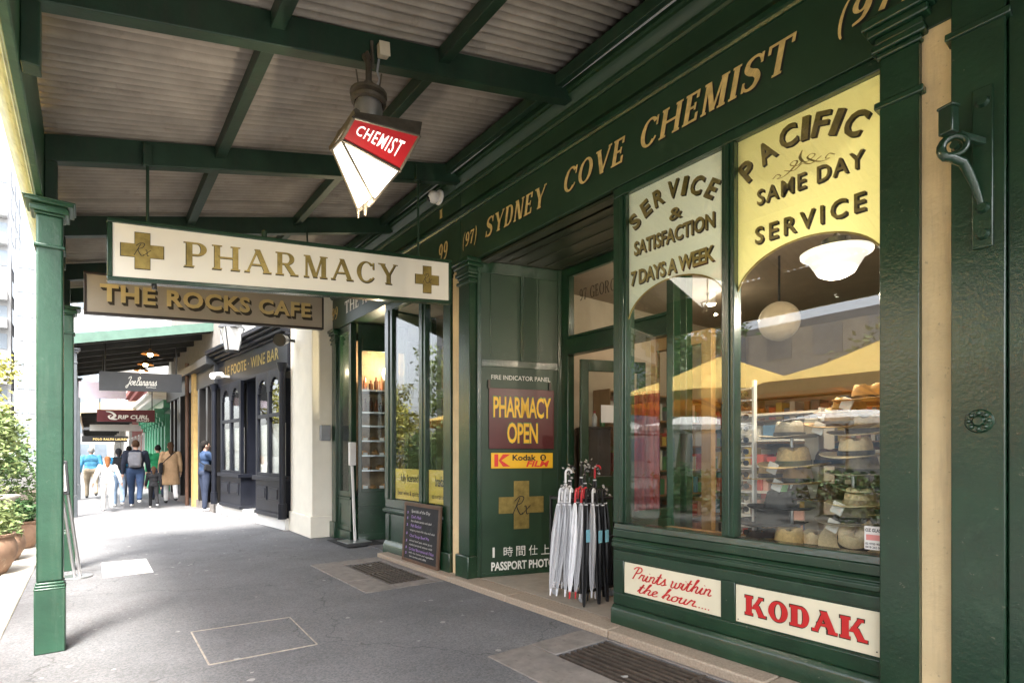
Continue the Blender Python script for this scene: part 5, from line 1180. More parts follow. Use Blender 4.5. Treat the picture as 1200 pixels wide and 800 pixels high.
pot('largest terracotta pot cut by the left edge of the view', (-.98, 8.75, -.06), .32, .52, 'leafy green plant in the largest terracotta pot', 1300, 11, LF2)
pot('round squat terracotta pot beside the largest pot', (-.93, 9.75, -.06), .27, .44, 'small green plant in the squat terracotta pot', 900, 12, LF1)
pot('small brown pot half hidden behind the nearest green post', (-.80, 10.9, -.06), .22, .46, 'dark leafy plant in the small brown pot', 900, 13, LF3)
p = onG(23, 645, -.06); p = Vector((-1.02, 10.5, -.06)); ur = thing('stone_urn', 'pale stone pedestal urn standing between the pots and the shrubs', 'urn', p)
MB().lathe([(0, 0), (.13, 0), (.13, .06), (.09, .1), (.075, .3), (.08, .62), (.11, .66)], p, 20).build('pedestal', mat('pale urn stone', (.5, .46, .4), .8, var=.15), ur)
MB().lathe([(.11, .661), (.14, .7), (.2, .82), (.25, .84), (.25, .87), (.2, .87), (.12, .76), (0, .75)], p, 20).build('bowl', MATS['pale urn stone'], ur)

# ================================================================== PEOPLE
SKIN = mat('skin', (.55, .34, .25), .55, var=.06, spec=.35)
def remesh(mb, name, m, parent, vox=.012, it=3):
    me = bpy.data.meshes.new(name); me.from_pydata([tuple(v) for v in mb.v], [], mb.f)
    bm = bmesh.new(); bm.from_mesh(me); bmesh.ops.recalc_face_normals(bm, faces=bm.faces); bm.to_mesh(me); bm.free()
    o = bpy.data.objects.new(name, me); COL.objects.link(o)
    r = o.modifiers.new('r', 'REMESH'); r.mode = 'VOXEL'; r.voxel_size = vox
    s = o.modifiers.new('s', 'SMOOTH'); s.factor = .5; s.iterations = it
    dg = bpy.context.evaluated_depsgraph_get(); me2 = bpy.data.meshes.new_from_object(o.evaluated_get(dg))
    bpy.data.objects.remove(o); me2.name = name
    me2.polygons.foreach_set('use_smooth', [True] * len(me2.polygons)); me2.materials.clear(); me2.materials.append(m)
    o = bpy.data.objects.new(name, me2); COL.objects.link(o); o.parent = parent
    return o
def chain(mb, pts, rs, n=12):
    for i, (p, r) in enumerate(zip(pts, rs)):
        mb.ball(p, r, n, 8)
        if i: mb.cyl(pts[i - 1], p, rs[i - 1], r, n)
def person(label, u, v, h, heading, top, legs, shoe, hair, swing=.3, arm=(.2, -.2), hairlen=0., long_coat=False, wide=1., reach=None, coat_l=0., dress=False, loc=None, hood=False, group=None, spread=.05):
    k = h / 1.7
    loc = onG(u, v) if loc is None else Vector(loc)
    t = thing('person', label, 'person', loc); t.rotation_euler = (0, 0, heading)
    if group: t['group'] = group
    V3 = lambda x, y, z: Vector((x * k * (wide if abs(x) < .3 else 1), y * k, z * k))
    body, shirt, pants, shoes = MB(), MB(), MB(), MB()
    hipz = .90
    for s, sw in ((-1, swing), (1, -swing)):
        hip = V3(.09 * s, 0, hipz); kn = V3(.095 * s, math.sin(sw) * .43, hipz - math.cos(sw) * .43)
        back = sw < 0; a2 = sw - ((.45 if back else .08) if swing > .1 else 0); an = kn + V3(0, math.sin(a2) * .40, -math.cos(a2) * .40)
        if an.z < .075 * k: an.z = .075 * k
        if not back: an.z = .08 * k
        chain(body, [hip, kn, an], [.075 * k, .05 * k, .035 * k])
        chain(pants, [hip, hip.lerp(kn, .5), kn, an + Vector((0, 0, .03 * k))], [.10 * k * wide, .088 * k * wide, .066 * k, .058 * k])
        tilt = -.05 if back else .0
        shoes.ball(an + V3(0, .05, -.035), (.045 * k, .125 * k, .042 * k), 12, 8)
        body.ball(an + V3(0, .04, -.03), (.035 * k, .1 * k, .03 * k), 10, 6)
    chain(pants, [V3(-.07, -.01, .93), V3(.07, -.01, .93)], [.115 * k * wide, .115 * k * wide]); pants.ball(V3(0, -.01, 1.0), (.155 * k * wide, .115 * k, .08 * k))
    body.ball(V3(0, 0, .95), (.14 * k, .10 * k, .13 * k)); body.ball(V3(0, 0, 1.15), (.13 * k, .09 * k, .2 * k)); body.ball(V3(0, 0, 1.33), (.165 * k, .10 * k, .14 * k))
    shirt.ball(V3(0, 0, 1.0), (.175 * k * wide, .13 * k, .14 * k)); shirt.ball(V3(0, 0, 1.15), (.165 * k * wide, .122 * k, .2 * k)); shirt.ball(V3(0, 0, 1.31), (.20 * k * wide, .13 * k, .15 * k)); shirt.ball(V3(0, -.01, 1.41), (.135 * k, .095 * k, .07 * k))
    if long_coat:
        shirt.lathe([(.0, coat_l * k), (.235 * k, coat_l * k), (.215 * k, .7 * k), (.20 * k, .9 * k), (.175 * k, 1.1 * k), (.15 * k, 1.3 * k), (0, 1.35 * k)], (0, 0, 0), 18, 1, .78)
    if dress: pants.lathe([(0, .32 * k), (.17 * k, .32 * k), (.16 * k, .6 * k), (.155 * k, .9 * k), (.14 * k, 1.05 * k), (0, 1.06 * k)], (0, 0, 0), 16, 1, .8)
    for i, s in enumerate((-1, 1)):
        sh = V3(.185 * s, 0, 1.385)
        if reach: el = sh + V3(.03 * s, .17, -.19); wr = el + V3(-.06 * s, .19, .15)
        else:
            a = arm[i]; b_ = math.sqrt(1 - min(.9, spread * 3.2) ** 2 * .6); el = sh + V3(spread * s, math.sin(a) * .28, -math.cos(a) * .28 * b_); wr = el + V3((spread - .035) * s, math.sin(a + .25) * .24, -math.cos(a + .25) * .24 * b_)
        d = (wr - el).normalized()
        chain(body, [sh, el, wr], [.055 * k, .042 * k, .03 * k]); chain(shirt, [sh, el, wr - d * .02 * k], [.075 * k, .06 * k, .048 * k])
        palm = wr + d * .055 * k; body.ball(palm, (.034 * k, .034 * k, .045 * k), 10, 8)
        sd_ = d.orthogonal().normalized() if abs(d.z) < .9 else Vector((0, 1, 0))
        for q, (off, ln) in enumerate(((-.027, .07), (-.009, .082), (.009, .078), (.027, .06))):
            b = palm + d * .03 * k + sd_ * off * k; cv_ = Vector((-s, 0, 0)) * .012 * k; body.tube([b, b + d * ln * .5 * k, b + d * ln * k + cv_], [.010 * k, .009 * k, .007 * k], 6)
        b = palm + sd_ * .03 * k; body.tube([b, b + sd_ * .025 * k + d * .03 * k, b + sd_ * .03 * k + d * .055 * k], [.011 * k, .01 * k, .008 * k], 6)
    chain(body, [V3(0, -.005, 1.38), V3(0, .01, 1.50)], [.062 * k, .052 * k])
    hc = V3(0, .015, 1.595); body.ball(hc, (.074 * k, .094 * k, .112 * k), 16, 12); body.ball(hc + V3(0, .03, -.06), (.052 * k, .062 * k, .055 * k)); body.tube([hc + V3(0, .085, .015), hc + V3(0, .112, -.02), hc + V3(0, .088, -.03)], [.010 * k, .016 * k, .008 * k], 6)
    for s in (-1, 1): body.ball(hc + V3(.074 * s, -.01, -.01), (.012 * k, .022 * k, .032 * k), 8, 6)
    bo = remesh(body, 'body', SKIN, t, .0095 * k, 2)
    for s in (-1, 1): MB_local(MB().ball(hc + V3(.03 * s, .088, .01), .010 * k, 8, 6), 'eye', BLACK, bo, t)
    MB_local(MB().ball(hc + V3(0, .094, -.055), (.022 * k, .008 * k, .006 * k), 8, 6), 'mouth', mat('lips', (.4, .15, .13), .5), bo, t)
    remesh(pants, 'trousers' if not dress else 'dress', legs, t, .014 * k)
    sh_ = remesh(shirt, 'jacket', top, t, .014 * k, 4)
    remesh(shoes, 'shoes', shoe, t, .01 * k)
    hm = MB(); hm.ball(hc + V3(0, -.016, .022), (.084 * k, .099 * k, .107 * k), 16, 10)
    if hairlen: chain(hm, [hc + V3(0, -.05, .0), hc + V3(0, -.085, -hairlen * .5), hc + V3(0, -.10, -hairlen)], [.075 * k, (.06 if hairlen > .2 else .04) * k, .03 * k])
    # keep the face free of hair
    if hairlen >= 0: 
        o = remesh(hm, 'hair' if not hood else 'hood', hair, t, .011 * k, 2)
        me = o.data
        for vv in me.vertices:
            if vv.co.y > hc.y + .045 * k and vv.co.z < hc.z + .055 * k: vv.co.y = hc.y + .04 * k
    return t, k
def MB_local(mb, name, m, parent, root):
    me = bpy.data.meshes.new(name); me.from_pydata([tuple(v) for v in mb.v], [], mb.f)
    me.polygons.foreach_set('use_smooth', [True] * len(me.polygons)); me.set_sharp_from_angle(angle=R(40)); me.materials.append(m)
    o = bpy.data.objects.new(name, me); COL.objects.link(o); o.parent = parent; return o
def cloth(n, c, **k): return mat(n, c, .85, var=.14, scale=9, bump=.12, bscale=30, spec=.2, **k)
WHC = cloth('white cotton', (.78, .77, .75)); DEN = cloth('blue denim', (.035, .06, .12)); DEND = cloth('dark denim', (.035, .045, .075)); NVC = cloth('dark navy cloth', (.018, .022, .035)); TANC = cloth('camel cloth', (.42, .27, .15)); BLC = cloth('bright blue shell', (.10, .33, .55)); TEC = cloth('teal blue cloth', (.03, .20, .36)); KHA = cloth('khaki cloth', (.33, .28, .21)); BKC = cloth('black cloth', (.016, .016, .018)); GRC = cloth('green fleece', (.02, .20, .08)); LBD = cloth('light blue denim', (.28, .38, .52)); SHW = cloth('white shoe', (.75, .74, .72)); SHB = cloth('dark shoe', (.03, .03, .03))
HBR = cloth('brown hair', (.055, .028, .014)); HBK = cloth('black hair', (.012, .01, .009)); HGY = cloth('grey hair', (.5, .48, .45)); HRD = cloth('auburn hair', (.24, .10, .04))
def backpack(t, k, m, y=-.2, z=1.24):
    c = Vector((0, y * k, z * k)); b = MB(); b.ball(c, (.155 * k, .1 * k, .2 * k), 14, 10); b.obox(c, (.13 * k, 0, 0), (0, .075 * k, 0), (0, 0, .19 * k)); o = thing('backpack', '', 'bag', t.location); o.rotation_euler = t.rotation_euler
    remesh(b, 'bag', m, o, .015, 4); b = MB(); b.obox(c + Vector((0, -.1 * k, -.06 * k)), (.10 * k, 0, 0), (0, .02 * k, 0), (0, 0, .08 * k)); MB_local(b, 'pocket', m, o, o)
    b = MB()
    for s in (-1, 1): b.tube([c + Vector((.09 * s * k, .06 * k, .18 * k)), c + Vector((.12 * s * k, .2 * k, .17 * k)), c + Vector((.13 * s * k, .33 * k, .05 * k)), c + Vector((.12 * s * k, .28 * k, -.12 * k))], .016 * k, 6)
    MB_local(b, 'strap', BKC, o, o); return o
def sidebag(t, k, m, x, y, z, s=1.):
    o = thing('shoulder_bag', '', 'bag', t.location); o.rotation_euler = t.rotation_euler; c = Vector((x * k, y * k, z * k)); b = MB(); b.obox(c, (.04 * k, 0, 0), (0, .15 * s * k, -.03 * k), (0, .02 * k, .11 * s * k)); x_ = MB_local(b, 'bag', m, o, o); bv = x_.modifiers.new('b', 'BEVEL'); bv.width = .02; bv.segments = 2
    sx = -1 if x > 0 else 1
    b = MB(); b.tube([c + Vector((0, .1 * s * k, .1 * s * k)), Vector((x * .7 * k, .14 * k, 1.2 * k)), Vector((sx * .1 * k, .09 * k, 1.45 * k)), Vector((sx * .09 * k, -.1 * k, 1.44 * k)), Vector((x * .6 * k, -.16 * k, 1.2 * k)), c + Vector((0, -.1 * s * k, .08 * s * k))], .012 * k, 6); MB_local(b, 'strap', m, o, o); return o
t, k = person('grey haired walker in bright blue jacket and khaki trousers at far left', 107, 583.5, 1.62, .05, BLC, KHA, SHB, HGY, .25, (.15, -.25), wide=1.15)
t, k = person('girl in white jacket and white trousers with long ponytail, arms spread', 126, 598.5, 1.34, .0, WHC, WHC, SHW, HRD, .28, (.05, -.1), hairlen=.30, spread=.10)
t, k = person('person in teal jacket and pale jeans with dark headscarf behind the girl in white', 139, 593.5, 1.55, -.05, TEC, LBD, SHW, BKC, .2, (.2, -.2), hairlen=.16, hood=True)
b = backpack(t, k, BKC, -.18, 1.27); b['label'] = 'black backpack on the person in the teal jacket'
t, k = person('man in dark navy jacket and blue jeans with a grey backpack', 159, 594.5, 1.76, -.12, NVC, DEN, SHW, HBR, .38, (-.1, .3), wide=1.08)
b = backpack(t, k, cloth('grey backpack cloth', (.17, .17, .185)), -.21, 1.22); b['label'] = 'grey backpack on the man in the dark navy jacket'
t, k = person('person in dark clothes mostly hidden behind the man with the grey backpack', 151, 582.5, 1.66, .0, NVC, DEND, SHB, HBK, .3)
t, k = person('small child in black clothes with loose brown hair walking beside the man', 180, 595, 1.08, .0, BKC, BKC, SHW, HBR, .3, (.3, -.1), hairlen=.22)
t, k = person('short haired person in green fleece between the child and the woman in camel coat', 185, 585.5, 1.68, .0, GRC, DEND, SHB, HBK, .25, wide=1.1)
t, k = person('woman in long camel coat and white trousers with long dark hair', 200, 589.5, 1.74, .0, TANC, WHC, SHB, HBR, .22, (.25, .05), hairlen=.34, long_coat=True, coat_l=.52)
b = sidebag(t, k, BKC, -.24, -.06, .98, 1.25); b['label'] = 'large black shoulder bag on the woman in the camel coat'
t, k = person('woman in denim jacket and wide dark trousers facing the shop wall with raised phone', 240, 598.5, 1.72, -1.35, DEN, DEND, SHW, HBK, .05, hairlen=.14, reach=True, wide=1.05, loc=onG(240, 598.5) + Vector((0, 0, 0)))
b = sidebag(t, k, BKC, .2, .02, 1.05, .7); b['label'] = 'small black shoulder bag on the woman in the denim jacket'
ph = thing('phone', 'dark phone held up by the woman in the denim jacket', 'phone', t.location); ph.rotation_euler = t.rotation_euler
b = MB(); b.obox(Vector((.0, .46, 1.40)), (.038, 0, 0), (0, .005, 0), (0, -.02, .075)); MB_local(b, 'case', BKC, ph, ph); b = MB(); b.obox(Vector((.0, .454, 1.40)), (.034, 0, 0), (0, .001, 0), (0, -.02, .07)); MB_local(b, 'screen', MATS['black lens'], ph, ph)

# ================================================================== UMBRELLA STAND AT THE PHARMACY DOOR
ur = thing('umbrella_rack', 'black wire umbrella rack on castors at the pharmacy doorway', 'rack', (3.6, 3.6, .06))
m = MB(); z0 = .16
rx0, rx1, ry0, ry1 = 3.46, 3.90, 3.46, 3.86
for z in (z0, .62, .98):
    for a, b in (((rx0, ry0), (rx1, ry0)), ((rx1, ry0), (rx1, ry1)), ((rx1, ry1), (rx0, ry1)), ((rx0, ry1), (rx0, ry0))): m.bar((*a, z), (*b, z), .022, .022)
for x in (rx0, rx1):
    for y in (ry0, ry1): m.bar((x, y, z0), (x, y, 1.0), .022, .022, (1, 0, 0))
for i in range(5): m.bar((rx0 + .09 * (i + 1), ry0, .98), (rx0 + .09 * (i + 1), ry1, .98), .008, .008)
m.bar((rx0, (ry0 + ry1) / 2, z0), (rx1, (ry0 + ry1) / 2, z0), .03, .02); m.build('frame', BLACK, ur)
for x in (rx0 + .03, rx1 - .03):
    for y in (ry0 + .02, ry1 - .02):
        w = MB(); w.cyl((x - .012, y, .098), (x + .012, y, .098), .036, n=16); wh = w.build('castor', GREYP, ur, bevel=.004); w = MB(); w.obox((x, y, .135), (.017, 0, 0), (0, .02, 0), (0, 0, .02)); w.build('fork', STEEL, wh)
CLEAR = mat('cloudy clear vinyl', (.37, .37, .385), .22, var=.12, scale=30, stretch=(6, 6, .6), coat=.3); BLKV = mat('black umbrella cloth', (.014, .014, .016), .35, var=.3, scale=30, bump=.2)
REDV = mat('red umbrella plastic', (.50, .03, .04), .3); WHV = mat('white umbrella plastic', (.72, .72, .74), .3); CARD = mat('cyan swing tag', (.22, .52, .66), .4)
def umbrella(top, tip, cm, hm, label, tag_=False, red_tip=False, wrap=False, hook=(1, 0)):
    top, tip = Vector(top), Vector(tip); d = (tip - top); L = d.length; dn = d.normalized(); a = dn.orthogonal().normalized(); b = dn.cross(a)
    t = thing('umbrella', label, 'umbrella', tip, 'closed umbrellas on the rack')
    prof = [(.0, .008), (.03, .015), (.12, .021), (.35, .030), (.60, .026), (.85, .016), (.93, .010)]; n = 16; vs_ = []
    for s, r in prof:
        for k in range(n):
            rr = r * (1 + .22 * (1 if k % 2 else -1) * (s > .02)); g = 6.283 * k / n + s * .9; vs_.append(top + dn * L * s + (a * math.cos(g) + b * math.sin(g)) * rr)
    m = MB(); m.add(vs_, [(i * n + k, i * n + (k + 1) % n, (i + 1) * n + (k + 1) % n, (i + 1) * n + k) for i in range(len(prof) - 1) for k in range(n)]); m.build('canopy', cm, t)
    m = MB(); m.cyl(top + dn * L * .92, tip, .010, .006, 8); m.build('tip', REDV if red_tip else (WHV if cm == CLEAR else BLKV), t)
    h = Vector((hook[0], hook[1], 0)).normalized(); p = [top, top - dn * .09]
    for k in range(1, 8): g = k * 3.3 / 7; p.append(top - dn * .09 - dn * .03 * math.sin(g) + h * .03 * (1 - math.cos(g)))
    m = MB(); m.tube(p, .0095, 8); m.build('handle', hm, t)
    m = MB(); m.cyl(top + dn * .012, top + dn * .022, .017, n=10); m.build('collar', WHV, t)
    if tag_: 
        c = top + dn * L * .30 + Vector((-.004, -.038, 0)); m = MB(); m.obox(c, (.028, .004, 0), (0, .002, 0), (0, 0, .055)); m.build('swing_tag', CARD, t, bevel=.004)
    if wrap:
        m = MB(); c = top - dn * .1 + h * .03; rr = random.Random(int(top.x * 1000))
        for k in range(14): q = c + Vector((rr.gauss(0, .02), rr.gauss(0, .02), rr.gauss(0, .03))); e1 = Vector((rr.gauss(0, 1), rr.gauss(0, 1), rr.gauss(0, 1))).normalized() * .022; e2 = e1.orthogonal().normalized() * .02; m.add([q, q + e1, q + e1 + e2, q + e2], [(0, 1, 2, 3)])
        m.build('plastic_wrap', mat('crinkled clear wrap', (.30, .29, .28), .10, var=.2, scale=20, coat=.5), t, smooth=False)
    return t
def zq(x, y): return 620 + x / 3.81, 520 + y / 3.81
rows = [((132, 262), (94, 675), CLEAR, WHV, 'clear umbrella with white handle, outermost on the left of the rack', 0, 0), ((158, 262), (122, 678), CLEAR, WHV, 'clear umbrella with white handle, second from the left', 0, 0), ((181, 262), (160, 681), CLEAR, WHV, 'clear umbrella with white handle, third from the left', 0, 0),
        ((205, 262), (180, 690), WHV, REDV, 'white umbrella with red tip, left of the two red handles', 0, 1), ((232, 262), (206, 690), CLEAR, REDV, 'clear umbrella with red handle and red tip beside the black one', 0, 1), ((254, 262), (244, 755), BLKV, BLKV, 'black umbrella with blue tag right beside the red handles', 1, 0),
        ((283, 262), (279, 685), CLEAR, WHV, 'clear umbrella with white handle between two black umbrellas', 0, 0), ((303, 264), (313, 760), BLKV, BLKV, 'black umbrella with blue tag, middle of the black ones', 1, 0), ((328, 264), (352, 745), BLKV, BLKV, 'black umbrella with blue tag nearest the green window frame', 1, 0)]
for i, (a, b, cm, hm, lb, tg, rt) in enumerate(rows):
    y = 3.40 + .012 * (i % 3); umbrella(onY(*zq(*a), y), onY(*zq(*b), y - .05), cm, hm, lb, tg, rt, False, (1, .5))
extra = [((146, 250), (110, 640), CLEAR, WHV, 'clear umbrella tucked behind the first two on the left'), ((170, 250), (145, 645), CLEAR, WHV, 'clear umbrella tucked behind the second and third'), ((218, 252), (200, 650), BLKV, REDV, 'black umbrella with red handle tucked behind the red tipped pair'), ((243, 255), (228, 690), CLEAR, REDV, 'clear umbrella with red handle behind the left black umbrella'), ((270, 256), (262, 700), BLKV, BLKV, 'black umbrella tucked behind the single clear one'), ((315, 258), (335, 720), BLKV, BLKV, 'black umbrella tucked between the two right black ones'), ((340, 256), (372, 700), BLKV, BLKV, 'black umbrella squeezed against the green window frame'), ((293, 256), (296, 690), CLEAR, BLKV, 'clear umbrella with black handle behind the middle black one')]
for i, (a, b, cm, hm, lb) in enumerate(extra): y = 3.50 + .014 * (i % 3); umbrella(onY(*zq(*a), y), onY(*zq(*b), y - .02), cm, hm, lb, False, False, i % 2 == 0, (1, .3))
for i, (x, hm, lb) in enumerate(((3.42, WHV, 'plastic wrapped white handled umbrella, back row left'), (3.52, BLKV, 'plastic wrapped black handled umbrella, back row second'), (3.62, BLKV, 'plastic wrapped black umbrella, back row third'), (3.72, BLKV, 'plastic wrapped black umbrella, back row fourth'), (3.80, REDV, 'plastic wrapped red handled umbrella, back row right'))):
    umbrella((x, 3.62 + .05 * (i % 2), 1.13 + .03 * (i % 3)), (x + .01, 3.64, .20), BLKV if i else CLEAR, hm, lb, False, False, True, (1, -.3))

# ================================================================== INSIDE THE PHARMACY
def point(name, loc, e, col, r=.012):
    o = bpy.data.objects.new(name, bpy.data.lights.new(name, 'POINT')); COL.objects.link(o); o.location = loc; o.data.energy = e; o.data.color = col; o.data.shadow_soft_size = r; return o
p = Vector((3.80, 1.50, 2.645)); pd = thing('pendant_lamp', 'white opal glass pendant lamp lit inside the pharmacy window', 'lamp', p)
MB().lathe([(.0, -.125), (.06, -.122), (.105, -.10), (.135, -.05), (.165, .0), (.205, .022), (.208, .036), (.12, .06), (.075, .075), (.0, .075)], p, 28).build('lamp_shade', mat('lit opal shade', (.7, .7, .69), .3, emit=(1, .96, .9), estr=.14, var=.02), pd)
MB().lathe([(.078, .076), (.085, .115), (.03, .135), (.012, .16), (.012, .77), (0, .77)], p, 16).build('fitting', BLACK, pd)
point('pendant_light', p + Vector((0, .0, -.24)), 9, (1, .88, .70))
p = Vector((5.6, 2.75, 2.75)); gp = thing('globe_lamp', 'round opal globe lamp deep inside the pharmacy ceiling', 'lamp', p)
MB().ball(p, .2, 20, 14).build('globe', mat('opal globe', (.42, .34, .24), .3, emit=(1, .8, .5), estr=.02), gp); MB().cyl(p + Vector((0, 0, .19)), (p.x, p.y, 3.42), .012, n=8).build('fitting', BLACK, gp)
for i, (x, y) in enumerate(((6.2, 3.9), (4.15, 1.15), (4.9, 3.6))):
    t = thing('ceiling_spotlight', ('spotlight on the pharmacy ceiling behind the doorway', 'added unseen spotlight on the pharmacy ceiling that brightens the hats', 'bright spotlight seen through the glass above the pharmacy door')[i], 'spotlight', (x, y, 3.42))
    MB().cyl((x, y, 3.42), (x, y, 3.28), .05, .06, 14).build('housing', WPL, t); MB().cyl((x, y, 3.278), (x, y, 3.265), .045, n=14).build('bulb', emis('spot bulb', (1, .9, .7), 6), t)
    point('spot_light', (x, y, 3.1), 9 if i == 1 else 2.0, (1, .84, .62))  # the spot over the hats is added out of view to brighten them
# stock shelves
STOCK = mat('assorted stock packets', (.28, .24, .20), .5, var=.3, scale=6, island=.9); 
def stockmat(name, cols):
    m = bpy.data.materials.new(name); m.use_nodes = True; nt = m.node_tree; b = nt.nodes['Principled BSDF']; ge = nod(nt, 'ShaderNodeNewGeometry'); cr = nod(nt, 'ShaderNodeValToRGB'); cr.color_ramp.interpolation = 'CONSTANT'
    el = cr.color_ramp.elements
    while len(el) < len(cols): el.new(.5)
    for i, c in enumerate(cols): el[i].position = i / len(cols); el[i].color = (*c, 1)
    nt.links.new(ge.outputs['Random Per Island'], cr.inputs[0]); nt.links.new(cr.outputs[0], b.inputs['Base Color']); b.inputs['Roughness'].default_value = .4; return m
PACK = stockmat('coloured packets', [(.6, .58, .54), (.08, .2, .35), (.5, .08, .06), (.55, .4, .1), (.1, .25, .12), (.7, .68, .62), (.25, .12, .06), (.12, .12, .13), (.6, .35, .3)])
def shelfunit(label, x0, x1, y0, y1, h, nsh, seed, mm=WOOD, along='y'):
    t = thing('shop_shelves', label, 'shelves', ((x0 + x1) / 2, (y0 + y1) / 2, .02)); rr = random.Random(seed); m = MB()
    for k in range(nsh + 1): z = .12 + (h - .14) * k / nsh; m.box(x0 + .021, x1 - .021, y0, y1, z, z + .02)
    if along == 'y': m.box(x0 + .02, x1 - .02, y0 - .022, y0 - .002, .02, h + .02); m.box(x0 + .02, x1 - .02, y1 + .002, y1 + .022, .02, h + .02)
    else: m.box(x0, x0 + .02, y0, y1, .02, h + .02); m.box(x1 - .02, x1, y0, y1, .02, h + .02)
    m.build('shelf', mm, t); m = MB()
    for k in range(nsh):
        z = .143 + (h - .14) * k / nsh; gap = (h - .14) / nsh - .05; a = (y0 if along == 'y' else x0) + .03; e = (y1 if along == 'y' else x1) - .04
        while a < e:
            w = rr.uniform(.04, .13); hh = gap * rr.uniform(.4, .95)
            if along == 'y': m.box(x0 + .03 + rr.uniform(0, .05), x1 - .04, a, min(a + w, e), z, z + hh)
            else: m.box(a, min(a + w, e), y0 + .03 + rr.uniform(0, .05), y1 - .03, z, z + hh)
            a += w + rr.uniform(.005, .03)
    o = m.build('stock', PACK, t); o['kind'] = 'stuff'; return t
shelfunit('tall shelves of packets along the back wall of the pharmacy', 8.5, 8.9, -1, 4.6, 2.3, 6, 21)
shelfunit('low shelves of small goods just inside the left window pane', 4.7, 5.0, 2.0, 2.70, 1.75, 7, 22, MATS['white plastic'])
shelfunit('middle shelves of bright packets behind the hats', 6.3, 6.6, -.6, 1.9, 1.8, 6, 23, MATS['white plastic'])
shelfunit('side shelves of boxes along the inner pharmacy wall', 5.2, 8.2, 4.7, 4.98, 2.2, 6, 24, WOOD, 'x')
t = thing('display_column', 'square white display column between the hats in the window', 'column', (3.78, 1.53, .8)); p = onX(955, 640, 3.80)
MB().box(3.76, 3.84, p.y - .04, p.y + .05, .78, 1.62).build('column', mat('cream display post', (.62, .55, .45), .6, var=.05), t, bevel=.004)
MB().box(3.70, 3.90, p.y - .10, p.y + .11, .781, .80).build('base', MATS['cream display post'], t)
t = thing('timber_frame', 'varnished timber door frame standing inside the left window pane', 'frame', (4.3, 2.2, 0)); m = MB(); a, b = onX(835, 500, 4.35), onX(770, 500, 4.35)
m.box(4.33, 4.40, a.y, a.y + .10, .02, 2.5); m.box(4.33, 4.40, b.y, b.y + .06, .02, 2.5); m.box(4.33, 4.40, a.y + .10, b.y, 2.38, 2.5); m.build('frame', mat('varnished pine', (.40, .24, .10), .4, var=.2, stretch=(1, 1, .1), scale=5), t, bevel=.004)
t = thing('red_curtain', 'dark red curtain panel inside the left edge of the window', 'curtain', (4.0, 2.75, 1)); m = MB()
p0, p1 = onX(746, 560, 3.95), onX(768, 560, 3.95)
for k in range(6): f = k / 5; m.cyl((3.95 + .02 * (k % 2), p0.y + (p1.y - p0.y) * f, .05), (3.95 + .02 * (k % 2), p0.y + (p1.y - p0.y) * f, 1.95), .028, n=8)
m.build('cloth', cloth('dark red cloth', (.20, .03, .03)), t)
# rack of sunglasses beside the mullion
er = thing('eyewear_rack', 'white rack of sunglasses just inside the window mullion', 'rack', (3.65, 1.93, .8)); m = MB(); p = onX(874, 560, 3.66)
m.box(3.64, 3.68, p.y - .07, p.y - .055, .78, 1.9); m.box(3.64, 3.68, p.y + .055, p.y + .07, .78, 1.9)
for k in range(14): m.box(3.62, 3.68, p.y - .055, p.y + .055, .80 + k * .08, .806 + k * .08)
m.build('frame', WPL, er); m = MB()
for k in range(13):
    z = .845 + k * .08
    for s in (-1, 1): m.cyl((3.612, p.y + s * .027, z), (3.618, p.y + s * .027, z), .020, n=12)
    m.box(3.611, 3.619, p.y - .01, p.y + .01, z + .004, z + .009)
tag(m.build('sunglasses', mat('dark lenses', (.02, .018, .02), .08), er), kind='stuff')
# hats
STRAW = mat('natural straw', (.60, .41, .17), .75, var=.22, scale=60, bump=.25, bscale=120); CRM = mat('cream straw', (.82, .66, .41), .7, var=.14, scale=60, bump=.2, bscale=140); BLH = mat('black felt', (.018, .017, .017), .85, var=.2, scale=20); TANH = mat('tan felt', (.46, .27, .11), .8, var=.15, scale=15, bump=.1); BRH = mat('brown felt', (.14, .075, .04), .85, var=.2); GRH = mat('grey weave', (.34, .29, .22), .8, var=.2, scale=40, bump=.3)
def hat_mesh(r=.188, cr=.088, h=.115, curl=.02):
    n = 40; prof = []
    m = MB(); vs_ = []
    rings = [(r, curl), (r * .985, curl * .9 + .004), (r * .85, .006), (cr * 1.06, .0), (cr * 1.02, .012), (cr * .97, h * .55), (cr * .86, h * .92), (cr * .72, h), (cr * .40, h * .96), (.004, h * .90)]
    for i, (q, z) in enumerate(rings):
        for k in range(n):
            g = 6.2832 * k / n; ex, ey = 1.0, 1.2; zz = z
            if i <= 1: zz = z * abs(math.cos(g)) ** 1.5 + .002 * i
            if i >= 6: zz = z - .022 * max(0, math.cos(g)) ** 6 * 0 - (.018 if i >= 7 else .0) * (1 - abs(math.cos(g))) + (-.012 if i >= 6 and math.sin(g) > .6 and abs(math.cos(g)) > .3 else 0)
            vs_.append((q * ex * math.cos(g), q * ey * math.sin(g), zz))
    return vs_, [(i * n + k, i * n + (k + 1) % n, (i + 1) * n + (k + 1) % n, (i + 1) * n + k) for i in range(len(rings) - 1) for k in range(n)]
